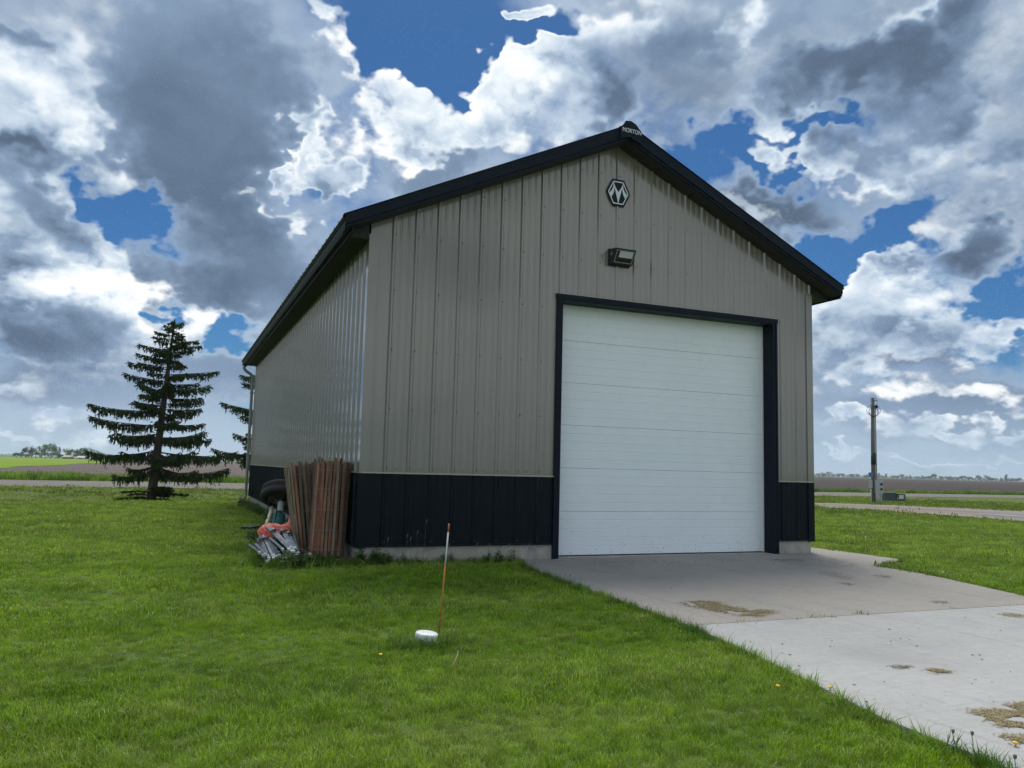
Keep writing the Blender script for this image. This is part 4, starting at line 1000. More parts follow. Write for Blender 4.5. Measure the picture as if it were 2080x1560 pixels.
POSTLAB = {0: 'clamped steel post reaching highest over the orange netting', 3: 'clamped steel post in the middle of the pile, upper row', 5: 'rightmost clamped steel post, leaning near the grey fence roll', 6: 'steep plain steel post nearest the foot of the grey fence roll',
           7: 'left of the two clamped posts at the left of the pile', 8: 'right of the two clamped posts at the left of the pile', 15: 'leftmost steel post, its end sticking out over the grass', 20: 'lowest bright steel post poking out before the reddish fence roll',
           19: 'upper bright steel post poking out before the reddish fence roll', 22: 'steel post whose bright end lies lowest in the weeds'}
for i, (u, l, yu, yl, br) in enumerate(posts):
    A_ = at(u[0], u[1], 1, yu); B_ = at(l[0], l[1], 1, yl)
    if B_.z < -0.01: B_.z = -0.01
    A_ = B_ + (A_ - B_)
    Ln = (A_ - B_).length; wd = 0.015
    root = empty('fence_post', B_); root.rotation_euler = frame(A_ - B_, (1, 0.2 * math.sin(i), 0.3)).to_euler()
    tag(root, POSTLAB.get(i, 'plain galvanised steel post, one of those without a clamp in the pile'), 'fence post', 'steel posts piled by the shed corner')
    g = MB(); t_ = 0.004
    g.box((-wd, -t_, 0.05), (wd, t_, Ln)); g.box((-wd - .0005, t_ + .0002, 0.05), (-wd + 0.004, 0.022, Ln)); g.box((wd - 0.004, t_ + .0002, 0.05), (wd + .0005, 0.022, Ln)); g.build('channel', M['galv'], root)
    g = MB(); g.box((-wd - .001, -t_ - .001, 0), (wd + .001, 0.023, 0.049)); g.build('bright_end', M['galvend'], root)
    if br:
        g = MB(); zc = Ln * 0.80; g.box((-wd - .022, -.012, zc), (wd + .022, .030, zc + .030)); g.build('bracket', M['galv'], root)
        g = MB(); g.box((-wd - .020, -.030, zc - .03), (wd + .020, -.0185, zc + .0)); g.build('clip', M['rubber'], root)

# ------------------------------------------------------------------ marker stake and riser cap in the lawn
base = at(891, 1293, 2, -0.02); top = base + Vector((0, 0, 0))
tp = at(912, 1064, 1, base.y + 0.10)
st = empty('marker_stake', base); tag(st, 'thin leaning orange marker stake with a white band beside the white cap', 'stake')
ax2 = tp - base
def seg(a, b, mat, r=0.0052, nm='shaft'):
    g = MB(); g.tube([ax2 * a, ax2 * b], r, 10); g.build(nm, mat, st)
seg(-0.05, 0.634, M['stakeor']); seg(0.6345, 0.922, M['stakewh'], 0.0056, 'white_band'); seg(0.9225, 0.992, M['stakeor'], 0.0052, 'top'); seg(0.9925, 1.0, M['stakewh'], 0.0054, 'tip')
cp = at(865, 1302, 2, 0.0); cb_ = empty('riser_cap', (cp.x, cp.y, 0)); cb_.rotation_euler = (math.radians(3), math.radians(5), 0)
tag(cb_, 'round white plastic riser cap standing in the lawn at the foot of the orange stake', 'pipe cap')
g = MB(); g.lathe([(0.074, -0.15), (0.074, 0.030), (0.076, 0.030), (0.077, 0.032)], 36); g.build('pipe', M['capwhite'], cb_)
g = MB(); g.lathe([(0.0775, 0.0), (0.081, 0.002), (0.081, 0.048), (0.078, 0.056), (0.070, 0.060), (0.035, 0.063), (0.0, 0.064)], 36); g.build('lid', M['capwhite'], cb_)

# ------------------------------------------------------------------ utility pole and transformer
pb_ = at(1776, 1023, 2, -0.10); dist = (Vector((pb_.x, pb_.y)) - Vector((CAM.x, CAM.y))).length
def up_z(py):   # height on the pole axis for a photo row (col 1777)
    d = FWD + RGT * ((1777 - 1040) / FPX) - UPV * ((py - 780) / FPX); t = dist / math.hypot(d.x, d.y); return CAM.z + d.z * t
pl = empty('utility_pole', (pb_.x, pb_.y, gz(pb_.x, pb_.y))); z0 = pl.location.z
tag(pl, 'weathered wooden service pole with grey meter boxes beside the dirt drive', 'utility pole')
pxm = dist / FPX                         # metres per photo pixel at the pole
Rv = Vector((cy_, -sy_, 0))              # to the right as seen from the photo's side
Fv = Vector((sy_, cy_, 0))
def PP(ru, z, f=0.0): return Rv * ru + Fv * f + Vector((0, 0, z - z0))
def pbox(name, r0, r1, za, zb_, f0, f1, mat, parent=None, label=None):
    g = MB(); g.hexa([PP(r0, za, f0), PP(r1, za, f0), PP(r1, za, f1), PP(r0, za, f1), PP(r0, zb_, f0), PP(r1, zb_, f0), PP(r1, zb_, f1), PP(r0, zb_, f1)]); o = g.build(name, mat, parent or pl)
    if label: o['label'] = label
    return o
ztop = up_z(808)
g = MB(); g.tube([PP(-.02, z0 - .3), PP(-.01, (z0 + ztop) / 2), PP(0.02, ztop)], [0.115, 0.10, 0.088], 14); g.build('shaft', M['pole'], pl)
g = MB(); g.tube([PP(-.01, up_z(944)), PP(-.005, up_z(920))], [0.112, 0.110], 14); g.build('black_wrap', M['blackwrap'], pl)
g = MB(); g.tube([PP(0.14, up_z(975)), PP(0.15, up_z(830)), PP(0.14, up_z(826))], 0.032, 10); g.build('conduit', M['zinc'], pl)
g = MB(); g.tube([PP(0.14, up_z(826)), PP(0.20, up_z(823)), PP(0.24, up_z(829))], [0.05, 0.08, 0.06], 12); g.build('weatherhead', M['rubber'], pl)
g = MB(); g.tube([PP(0.06, up_z(812)), PP(0.15, up_z(811)), PP(0.18, up_z(812))], 0.02, 8); g.tube([PP(0.17, up_z(811), -.05), PP(0.17, up_z(815), -.05)], [0.05, 0.10], 14); g.tube([PP(0.17, up_z(805), -.05), PP(0.17, up_z(811), -.05)], [.02, .03], 8); g.build('yard_lamp', M['zinc'], pl)
for rr_, zz, tilt_ in ((0.26, 836, 0.3), (0.30, 834, -0.25), (0.24, 838, 0.1)):
    cc = PP(0.0, up_z(zz)); path = [cc + Rv * (rr_ * math.cos(a) * 1.05) + Vector((0, 0, rr_ * 0.95 * math.sin(a))) + Fv * (-.14 + tilt_ * rr_ * math.cos(a)) for a in np.linspace(0, 2 * math.pi, 26)]
    g = MB(); g.tube(path, 0.010, 6, cap=False); g.build('cable_loop', M['rubber'], pl)
sg = pbox('blue_sign', -0.33, -0.10, up_z(969), up_z(960), -.16, -.14, M['bluesign'])
pbox('meter_box', -0.26, -0.14, up_z(991), up_z(975), -.16, -.02, M['zinc'])
pbox('breaker_box', -0.03, 0.14, up_z(1003), up_z(974), -.26, -.10, M['zinc'], label='tall light grey breaker box')
mbx = pbox('meter_box', 0.145, 0.36, up_z(1003), up_z(975), -.24, -.06, M['zinc'])
for zz in (983, 993):
    g = MB(); c = PP(0.26, up_z(zz), -.245); g.tube([c, c - Fv * 0.06], 0.055, 14); g.build('meter_glass', M['rubber'], mbx)
for k, ru in enumerate((0.02, 0.12, 0.20, 0.29)):
    g = MB(); g.tube([PP(ru, z0 - .1, -.17), PP(ru, up_z(1003), -.17)], 0.026, 8); g.build('conduit', M['zinc'], pl)
g = MB(); g.tube([PP(-.20, z0 - .1, -.1), PP(-.20, up_z(991), -.1)], 0.022, 8); g.build('conduit', M['stopwhite'], pl)
pbox('post', -0.13, -0.09, z0 - .1, up_z(990), -.14, -.12, M['pole'])

tb = at(1819, 1021, 2, -0.10); t2 = empty('transformer_box', (tb.x, tb.y, gz(tb.x, tb.y)))
tag(t2, 'low dark green transformer cabinet with a white notice right of the pole', 'transformer')
t2.rotation_euler = (0, 0, math.atan2(Rv.y, Rv.x))
sc_ = (tb - CAM).length / FPX; wdt = 36 * sc_; hh = 17 * sc_
g = MB(); g.box((-wdt / 2 - .03, -.03, -0.1), (wdt / 2 + .05, 0.62, 0.07)); g.build('pad', M['foundation'], t2)
g = MB(); g.hexa([(-wdt / 2, 0, .0702), (wdt * .06, 0, .0702), (wdt * .06, 0.58, .0702), (-wdt / 2, 0.58, .0702), (-wdt / 2, 0.03, hh), (wdt * .06, 0.03, hh), (wdt * .06, 0.58, hh + .02), (-wdt / 2, .58, hh + .02)]); g.build('tank', M['greenbox'], t2)
g = MB(); g.hexa([(wdt * .065, -.04, .0702), (wdt / 2, -.04, .0702), (wdt / 2, 0.58, .0702), (wdt * .065, .58, .0702), (wdt * .065, -.02, hh - .03), (wdt / 2, -.02, hh - .05), (wdt / 2, .58, hh - .02), (wdt * .065, .58, hh - .02)]); g.build('door', M['greenbox'], t2)
g = MB(); g.box((-wdt / 2 + .02, 0.02, hh + .021), (wdt * .05, .60, hh + .035)); g.build('lid', M['zinc'], t2)
g = MB(); g.box((wdt * .16, -.050, hh * .38), (wdt * .40, -.0415, hh * .80)); g.build('notice', M['paper'], t2)
g = MB(); g.tube([(wdt * .09, -.05, hh * .42), (wdt * .09, -.02, hh * .42)], .035, 10); g.build('lock', M['zinc'], t2)

# ------------------------------------------------------------------ dried grass clippings and debris on the concrete
def clip_material():
    m = material('dry_clippings', (0.27, 0.225, 0.12), 0.95, var=0.4, vscale=30); return m
M['clip'] = clip_material()
M['clipdark'] = material('damp_clippings', (0.22, 0.205, 0.155), 0.95, var=0.5, vscale=30)
M['debris'] = material('leaf_debris', (0.05, 0.042, 0.03), 0.95, var=0.5, vscale=30)
def clump(name, outline, n, mat, label, h=0.004, size=0.011, soft=0.8):
    """short dry blades heaped inside an outline given in photo pixels"""
    P2 = [tuple(at(x, y, 2, 0.0).xy) for x, y in outline]
    xs = [p[0] for p in P2]; ys = [p[1] for p in P2]; vs = []; fs = []; c = 0; tries = 0
    while c < n and tries < n * 60:
        tries += 1; x, y = rnd.uniform(min(xs), max(xs)), rnd.uniform(min(ys), max(ys))
        x += rnd.gauss(0, .035); y += rnd.gauss(0, .02)
        if not inpoly(x - rnd.gauss(0, .05), y - rnd.gauss(0, .03), P2): continue
        if mnoise.noise(Vector((x * 9, y * 9, 1))) < -0.25 * soft: continue
        a = rnd.uniform(0, 6.283); L_ = size * rnd.uniform(.5, 1.5); w_ = 0.0022; z = 0.003 + rnd.random() ** 2 * h
        dx, dy = math.cos(a) * L_, math.sin(a) * L_; px_, py_ = -math.sin(a) * w_, math.cos(a) * w_
        b = len(vs); dz = rnd.uniform(-.4, .6) * h
        vs += [(x - dx - px_, y - dy - py_, z), (x - dx + px_, y - dy + py_, z), (x + dx * .1 + px_, y + dy * .1 + py_, z + abs(dz) + .002), (x + dx * .1 - px_, y + dy * .1 - py_, z + abs(dz) + .002), (x + dx, y + dy, max(.002, z + dz))]
        fs += [(b, b + 3, b + 2, b + 1), (b + 3, b + 4, b + 2)]; c += 1
    me = bpy.data.meshes.new(name); me.from_pydata(vs, [], fs); me.materials.append(mat)
    return tag(link(name, me), label, 'grass clippings', kind='stuff')
clump('grass_clippings', [(1388, 1224), (1405, 1221), (1450, 1222), (1480, 1230), (1510, 1238), (1540, 1239), (1580, 1241), (1562, 1246), (1545, 1251), (1528, 1256), (1512, 1253), (1500, 1247), (1460, 1243), (1425, 1235), (1395, 1231)], 5200, M['clip'], 'largest straw coloured patch of dry grass clippings above the slab joint', h=.004)
clump('grass_clippings', [(1982, 1443), (2010, 1442), (2050, 1449), (2060, 1428), (2110, 1430), (2130, 1500), (2085, 1492), (2050, 1482), (2028, 1467), (2000, 1456)], 4200, M['clip'], 'straw coloured clippings at the right edge of the nearer slab', h=.004)
for ol, n, lab, mt in (([(1883, 1364), (1905, 1358), (1928, 1364), (1905, 1371)], 420, 'small tuft of clippings in the middle of the lighter slab', 'clip'),
                  ([(1815, 1354), (1840, 1352), (1846, 1357), (1825, 1359)], 200, 'thin wisp of clippings left of the small tuft on the lighter slab', 'clipdark'),
                  ([(2028, 1245), (2060, 1246), (2085, 1251), (2085, 1256), (2040, 1252)], 420, 'thin streak of clippings just below the joint at the right edge', 'clip'),
                  ([(2040, 1492), (2080, 1498), (2085, 1515), (2050, 1506)], 300, 'lowest patch of clippings in the bottom right corner', 'clip'),
                  ([(1565, 1137), (1600, 1134), (1640, 1138), (1622, 1142), (1590, 1142)], 500, 'olive clippings against the foundation right of the door', 'clipdark'),
                  ([(1655, 1136), (1690, 1135), (1735, 1142), (1750, 1149), (1715, 1153), (1690, 1146), (1665, 1141)], 480, 'clippings by the shed corner on the slab', 'clipdark'),
                  ([(1660, 1160), (1700, 1162), (1735, 1173), (1720, 1178), (1685, 1171)], 420, 'clippings in the middle of the older slab right part', 'clipdark'),
                  ([(1700, 1183), (1735, 1186), (1725, 1190)], 160, 'tiny streak of clippings nearest the joint on the older slab', 'clipdark'),
                  ([(1770, 1168), (1815, 1171), (1812, 1175), (1785, 1173)], 220, 'narrow clippings streak beside the grass notch', 'clipdark'),
                  ([(1898, 1221), (1920, 1222), (1915, 1227), (1900, 1225)], 160, 'faint clippings near the right grass edge of the older slab', 'clipdark')):
    clump('grass_clippings', ol, n, M[mt], lab)
g = MB()
for k in range(260):
    if k < 150: p = at(rnd.gauss(1300, 130), rnd.gauss(1142, 5), 2, 0.003)
    else: p = at(rnd.uniform(1180, 2060), rnd.uniform(1150, 1440), 2, 0.003)
    if not on_hard(p.x, p.y) or p.y > 0.1: continue
    s_ = rnd.uniform(.004, .014); Mx = Matrix.Translation((p.x, p.y, 0.002)) @ Matrix.Rotation(rnd.uniform(0, 6.28), 4, 'Z') @ Matrix.Rotation(rnd.uniform(-.5, .5), 4, 'X')
    g.add([Mx @ Vector(v) for v in ((-s_, -s_ * .4, .003), (s_ * .8, -s_ * .3, .004), (s_, s_ * .3, .002), (-s_ * .3, s_ * .5, .006))], [(0, 1, 2, 3)])
tag(g.build('leaf_debris', M['debris']), 'scattered dark specks of debris on the concrete before the door', 'debris', kind='stuff')

# ------------------------------------------------------------------ spruces beyond the shed
def foliage_material(name, lo, hi, transl=0.25, rough=0.8, sc=1.2):
    m = bpy.data.materials.new(name); m.use_nodes = True; N = NT(m.node_tree); b = N.n['Principled BSDF']
    geo = N.node('ShaderNodeNewGeometry').outputs['Position']
    f = N.math('ADD', N.math('MULTIPLY', N.noise(geo, sc, 3, 0.6), 0.6), N.math('MULTIPLY', N.noise(geo, sc * 9, 2, 0.6), 0.4))
    c = N.mix(N.rng(f, 0.36, 0.64), lo, hi); N.put(b.inputs['Base Color'], c)
    b.inputs['Roughness'].default_value = rough; b.inputs['Specular IOR Level'].default_value = 0.25
    out = N.n['Material Output']; tr = N.node('ShaderNodeBsdfTranslucent'); mx = N.node('ShaderNodeMixShader')
    N.put(tr.inputs[0], N.mix(1.0, c, (1.5, 1.7, 0.8), 'MULTIPLY')); mx.inputs[0].default_value = transl
    N.l.new(b.outputs[0], mx.inputs[1]); N.l.new(tr.outputs[0], mx.inputs[2]); N.l.new(mx.outputs[0], out.inputs[0])
    return m
M['needles'] = foliage_material('spruce_needles', (0.018, 0.038, 0.013), (0.052, 0.085, 0.024), 0.2)
def spruce(name, loc, H, R, label, seed, skirt=True, lean=0.0, whorl_lens=None):
    rr = random.Random(seed); rg = np.random.default_rng(seed)
    root = empty(name, loc); tag(root, label, 'spruce')
    tz = lambda z: Vector((lean * z, 0.02 * math.sin(z), z))
    g = MB(); g.tube([tz(H * k / 12) - Vector((0, 0, 0.3 if k == 0 else 0)) for k in range(13)], [0.155 * (1 - k / 12.6) ** 0.85 + 0.012 for k in range(13)], 12); g.build('trunk', M['bark'], root)
    limbs = MB(); V, Fc = [], []
    def sprig(p, d, L_, w_):
        """one needle-covered twiglet: two crossed narrow blades"""
        d = d.normalized(); s = d.cross(Vector((0, 0, 1)));
        if s.length < 1e-3: s = Vector((1, 0, 0))
        s.normalize(); u = s.cross(d)
        a = rr.uniform(0, 3.14)
        for q in (a, a + 1.5):
            o_ = (s * math.cos(q) + u * math.sin(q)) * w_
            b = len(V); V.extend([p - o_ * .5, p + o_ * .5, p + d * L_ * .55 + o_, p + d * L_, p + d * L_ * .55 - o_]); Fc.append((b, b + 1, b + 2, b + 3, b + 4))
    zz = 1.25; w = 0
    while zz < H - 0.12:
        f = 1 - (zz / H)
        nb = rr.choice((4, 5, 5, 6)) if zz < H * 0.8 else 5
        a0 = rr.uniform(0, 6.28)
        for k in range(nb):
            a = a0 + 2 * math.pi * k / nb + rr.gauss(0, 0.25)
            L_ = R * (f ** 0.72) * rr.choice((0.5, 0.66, 0.80, 0.90, 1.0, 1.06)) * rr.uniform(.94, 1.05) + 0.05
            if zz < 1.4: L_ *= 0.85
            if rr.random() < 0.10: L_ *= 0.55
            droop = (-0.02 - 0.34 * rr.random() - 0.16 * max(0, f - .65) / .25) * f + 0.10 * (1 - f) * 2.2
            up_t = 0.16 * f
            out = Vector((math.cos(a), math.sin(a), 0)); side = Vector((-math.sin(a), math.cos(a), 0)); base = tz(min(H - .1, zz + rr.uniform(-.16, .16)))
            def bp(t, L_=L_, out=out, base=base, droop=droop, up_t=up_t): return base + out * (L_ * t) + Vector((0, 0, L_ * (droop * t * (1.15 - 0.4 * t) + up_t * t ** 3)))
            limbs.tube([bp(t) for t in (0, .3, .6, .85, 1)], [0.026 * (L_ / 2) + .006, .016 * (L_ / 2) + .004, .010, .006, .003], 4, cap=False)
            nt = int(L_ / 0.050) + 2
            for j in range(nt):
                t = 0.10 + 0.90 * (j + rr.random()) / nt
                if t > 1: t = 1
                p = bp(t); s_ = 1 if j % 2 else -1
                tl = (0.40 * L_ * (1 - t) ** 0.7 * (t ** 0.35) + 0.07) * rr.uniform(.45, 1.1)
                td = (out * rr.uniform(.55, .9) + side * s_ * rr.uniform(.5, .95) + Vector((0, 0, rr.uniform(-.38, -0.02)))).normalized()
                ns = int(tl / 0.036) + 1
                for q in range(ns):
                    tt = (q + rr.random()) / ns
                    pp = p + td * tl * tt + Vector((0, 0, -0.18 * tl * tt * tt))
                    dd = (td + side * rr.uniform(-.55, .55) + out * rr.uniform(-.2, .4) + Vector((0, 0, rr.uniform(-.75, .10)))).normalized()
                    sprig(pp, dd, rr.uniform(.07, .14), rr.uniform(.013, .022))
                    if rr.random() < 0.5:    # hanging twiglets
                        hv_ = rr.uniform(.08, .26) * (0.45 + f * .8); sprig(pp, Vector((rr.uniform(-.3, .3), rr.uniform(-.3, .3), -1)), hv_, .016)
                        if rr.random() < .4: sprig(pp + Vector((0, 0, -hv_ * .7)), Vector((rr.uniform(-.5, .5), rr.uniform(-.5, .5), -1)), .09, .015)
            for q in range(6): sprig(bp(1 - q * .02), (out + side * rr.uniform(-.6, .6) + Vector((0, 0, rr.uniform(-.1, .4)))).normalized(), .09, .013)
        w += 1; zz += (0.20 + 0.26 * f) * rr.uniform(.7, 1.4)
    for q in range(60):    # leader
        z_ = H - 0.45 * rr.random(); sprig(tz(z_), Vector((rr.uniform(-.8, .8), rr.uniform(-.8, .8), .6)), .10, .012)
    for q in range(350):   # foliage close to the trunk
        z_ = rr.uniform(1.2, H - .3); a = rr.uniform(0, 6.28); r_ = rr.uniform(.05, .32); sprig(tz(z_) + Vector((math.cos(a) * r_, math.sin(a) * r_, 0)), Vector((math.cos(a), math.sin(a), rr.uniform(-.9, .3))), .12, .016)
    if skirt:
        for k in range(27):
            a = rr.uniform(-1.2, 1.0) if k < 22 else rr.uniform(2.7, 3.6); L_ = rr.uniform(.35, 1.2); out = Vector((math.cos(a), math.sin(a), 0)); side = Vector((-math.sin(a), math.cos(a), 0)); zb0 = rr.uniform(.08, .62 if k < 22 else .5)
            bpv = lambda t: Vector((0, 0, zb0)) + out * L_ * t + Vector((0, 0, .10 * t - .12 * t * t))
            limbs.tube([bpv(t) for t in (0, .5, 1)], [.018, .010, .004], 4, cap=False)
            for j in range(int(L_ / .03)):
                t = rr.random(); tl = .28 * (1.15 - t); td = (out * .7 + side * rr.choice((-1, 1)) * .7).normalized()
                for q in range(5): sprig(bpv(t) + td * tl * rr.random(), (td + Vector((rr.uniform(-.5, .5), rr.uniform(-.5, .5), rr.uniform(-.5, .5)))), .10, .015)
    me = bpy.data.meshes.new('crown'); me.from_pydata([tuple(v) for v in V], [], Fc); me.materials.append(M['needles']); link('crown', me, root)
    limbs.build('branches', M['bark'], root)
    return root
tp_ = at(306, 1017, 2, -0.16)
spruce('spruce_tree', (tp_.x, tp_.y, gz(tp_.x, tp_.y) - 0.03), 6.25, 3.3, 'dark spruce with open layered branches alone on the lawn left of the shed', 21, lean=0.055)
azt = math.radians(6.9); dT = 34.0
spruce('spruce_tree', (CAM.x + math.sin(azt) * dT, CAM.y + math.cos(azt) * dT, -0.15), 7.0, 3.6, 'second spruce mostly hidden behind the far corner of the shed', 35, skirt=False, lean=0.0)

# ------------------------------------------------------------------ far farm groves
M['leaf_a'] = foliage_material('far_leaves_green', (0.050, 0.090, 0.018), (0.095, 0.150, 0.035), 0.2, sc=0.12)
M['leaf_b'] = foliage_material('far_leaves_dark', (0.022, 0.046, 0.014), (0.050, 0.085, 0.024), 0.15, sc=0.12)
def leafy_mesh(seed, shape, mat, n, size):
    """unit tree crown about 1 high and 1 wide made of many leaf clumps"""
    rg = random.Random(seed); V, Fc = [], []
    lobes = [(rg.uniform(-.30, .30), rg.uniform(-.30, .30), rg.uniform(.35, .85), rg.uniform(.14, .26)) for _ in range(9)] if shape == 'round' else \
            [(rg.uniform(-.10, .10), rg.uniform(-.10, .10), z, .26 * (1.05 - z) + .05) for z in np.linspace(.15, .95, 9)]
    for k in range(n):
        lx, ly, lz, lr = rg.choice(lobes)
        v = Vector((rg.gauss(0, 1), rg.gauss(0, 1), rg.gauss(0, 1))).normalized() * lr * rg.uniform(.6, 1.08)
        p = Vector((lx, ly, lz)) + v; a = Vector((rg.gauss(0, 1), rg.gauss(0, 1), rg.gauss(0, .6))).normalized(); b = a.orthogonal().normalized(); s_ = size * rg.uniform(.5, 1.3)
        q = len(V); V += [p - a * s_, p + b * s_ * .6, p + a * s_, p - b * s_ * .7]; Fc.append((q, q + 1, q + 2, q + 3))
    me = bpy.data.meshes.new('crown'); me.from_pydata([tuple(v) for v in V], [], Fc); me.materials.append(mat); return me
crowns = {('round', 0): leafy_mesh(1, 'round', M['leaf_a'], 520, .055), ('round', 1): leafy_mesh(2, 'round', M['leaf_b'], 520, .055), ('cone', 1): leafy_mesh(3, 'cone', M['leaf_b'], 420, .05), ('round', 2): leafy_mesh(4, 'round', M['leaf_a'], 520, .06)}
tg_ = MB(); tg_.tube([(0, 0, -0.05), (0, 0, .25), (0.02, 0, .55)], [.035, .024, .012], 6); trunk_me = tg_.mesh('trunk', M['bark'])
def dirp(px, dist_):   # point on the ground at a photo column and distance
    d = FWD + RGT * ((px - 1040) / FPX) - UPV * ((930 - 780) / FPX); k = dist_ / math.hypot(d.x, d.y); return CAM.x + d.x * k, CAM.y + d.y * k
def far_tree(px, dist_, h, w_, key, label, group):
    x, y = dirp(px, dist_); r_ = empty('far_tree', (x, y, -0.1), rnd.uniform(0, 6.28)); r_.scale = (w_, w_, h)
    tag(r_, label, 'tree', group)
    link('trunk', trunk_me, r_); link('crown', crowns[key], r_)
P1 = 'trees of the farm grove at the left horizon'
for px, h, w_, key, lab in ((52, 8.2, 6.0, ('round', 1), 'dark bushy tree at the left end of the far grove'), (64, 8.6, 5.5, ('round', 1), 'dark upright tree left of the pale pair in the far grove'),
        (84, 10.6, 8.2, ('round', 0), 'left of the two tall pale green trees in the far grove'), (103, 10.9, 8.8, ('round', 2), 'right of the two tall pale green trees in the far grove'),
        (119, 8.0, 5.4, ('cone', 1), 'dark conical tree right of the pale pair in the far grove'), (141, 7.8, 8.5, ('round', 0), 'round pale tree above the tan roof in the far grove'),
        (160, 8.0, 7.5, ('round', 2), 'tree behind the white shed in the far grove'), (179, 9.0, 10.0, ('round', 0), 'broad tree at the right end of the far grove'), (200, 6.4, 6.5, ('round', 2), 'small tree half behind the spruce branches')):
    far_tree(px, 520 + rnd.uniform(-15, 15), h * .78, w_ * .86, key, lab, P1)
for px in (34, 43, 58, 72, 93, 112, 128, 150, 169, 190, 208, 222):
    far_tree(px, 505 + rnd.uniform(-6, 6), rnd.uniform(2.6, 4.2), rnd.uniform(5, 7), ('round', 1), {34: 'leftmost low bush of the far grove, out in the open', 150: 'low bush between the tan roof and the white building', 128: 'low bush left of the tan roof', 190: 'low bush right of the white building'}.get(px, 'low dark bush in the hedge along the foot of the far grove'), 'bushes along the far grove')
# farm buildings in that grove
def far_house(px, dist_, w_, h, roofc, wallc, label):
    x, y = dirp(px, dist_); r_ = empty('farm_building', (x, y, -0.1), -0.2); tag(r_, label, 'farm building', None)
    g = MB(); g.box((-w_ / 2, -3, 0), (w_ / 2, 3, h * .55)); g.build('wall', material('far_wall', wallc, .8), r_)
    g = MB(); g.add([(-w_ / 2 - .2, -3.3, h * .5501), (w_ / 2 + .2, -3.3, h * .5501), (w_ / 2 + .2, 3.3, h * .5501), (-w_ / 2 - .2, 3.3, h * .5501), (-w_ / 2, 0, h), (w_ / 2, 0, h)], [(0, 1, 5, 4), (2, 3, 4, 5), (0, 4, 3), (1, 2, 5), (0, 3, 2, 1)]); g.build('roof', material('far_roof', roofc, .7), r_)
    g = MB(); g.box((-w_ * .15, -3.06, 0.02), (w_ * .12, -3.001, h * .4)); g.build('door', material('far_door', (.10, .09, .08), .8), r_)
far_house(138, 496, 4.0, 2.0, (0.36, 0.30, 0.17), (0.16, 0.13, 0.10), 'small building with a tan roof under the far grove')
far_house(167, 492, 4.6, 1.8, (0.42, 0.42, 0.41), (0.36, 0.37, 0.37), 'small white building right of the tan roof in the far grove')
# trees along the right horizon
rt = random.Random(77)
G2 = 'small trees along the right horizon'
for k in range(46):
    px = 1648 + k * 9.6 + rt.uniform(-4, 4); big = rt.random() < 0.25
    far_tree(px, 1150 + rt.uniform(-60, 60), rt.uniform(3.8, 5.6) * (1.5 if big else 1), rt.uniform(6, 10), rt.choice([('round', 0), ('round', 1), ('round', 2), ('cone', 1)]), 'small hazy tree on the far horizon beyond the ploughed field', G2)
g = MB(); vs = []
tl = leafy_mesh(9, 'round', M['leaf_b'], 300, .09)
def hedge(name, px0, px1, dist_, h, n, label):
    V, Fc = [], []; rr = random.Random(px0 + 1)
    for k in range(n):
        px = rr.uniform(px0, px1); x, y = dirp(px, dist_ + rr.uniform(-25, 25)); hh_ = h * (0.55 + 0.45 * mnoise.noise(Vector((px * 0.05, 0, 2))) + 0.3 * mnoise.noise(Vector((px * .21, 3, 2))))
        z = rr.random() ** 0.8 * max(.4, hh_); s_ = rr.uniform(.5, 1.4) * h * .14
        a = Vector((rr.gauss(0, 1), rr.gauss(0, 1), rr.gauss(0, .5))).normalized() * s_; b = a.orthogonal().normalized() * s_ * .6; p = Vector((x, y, z)); q = len(V)
        V += [p - a, p + b, p + a, p - b]; Fc.append((q, q + 1, q + 2, q + 3))
    me = bpy.data.meshes.new(name); me.from_pydata([tuple(v) for v in V], [], Fc); me.materials.append(M['leaf_b']); return tag(link(name, me), label, 'tree line', kind='stuff')
hedge('distant_treeline', 1560, 2180, 1300, 4.8, 6000, 'low bluish line of woodland on the right horizon')
hedge('distant_treeline', -160, 60, 1500, 4.5, 1800, 'faint bluish line of woodland at the left edge of the horizon')
hedge('distant_treeline', 215, 560, 1500, 5.0, 3000, 'faint bluish line of woodland behind the spruces')

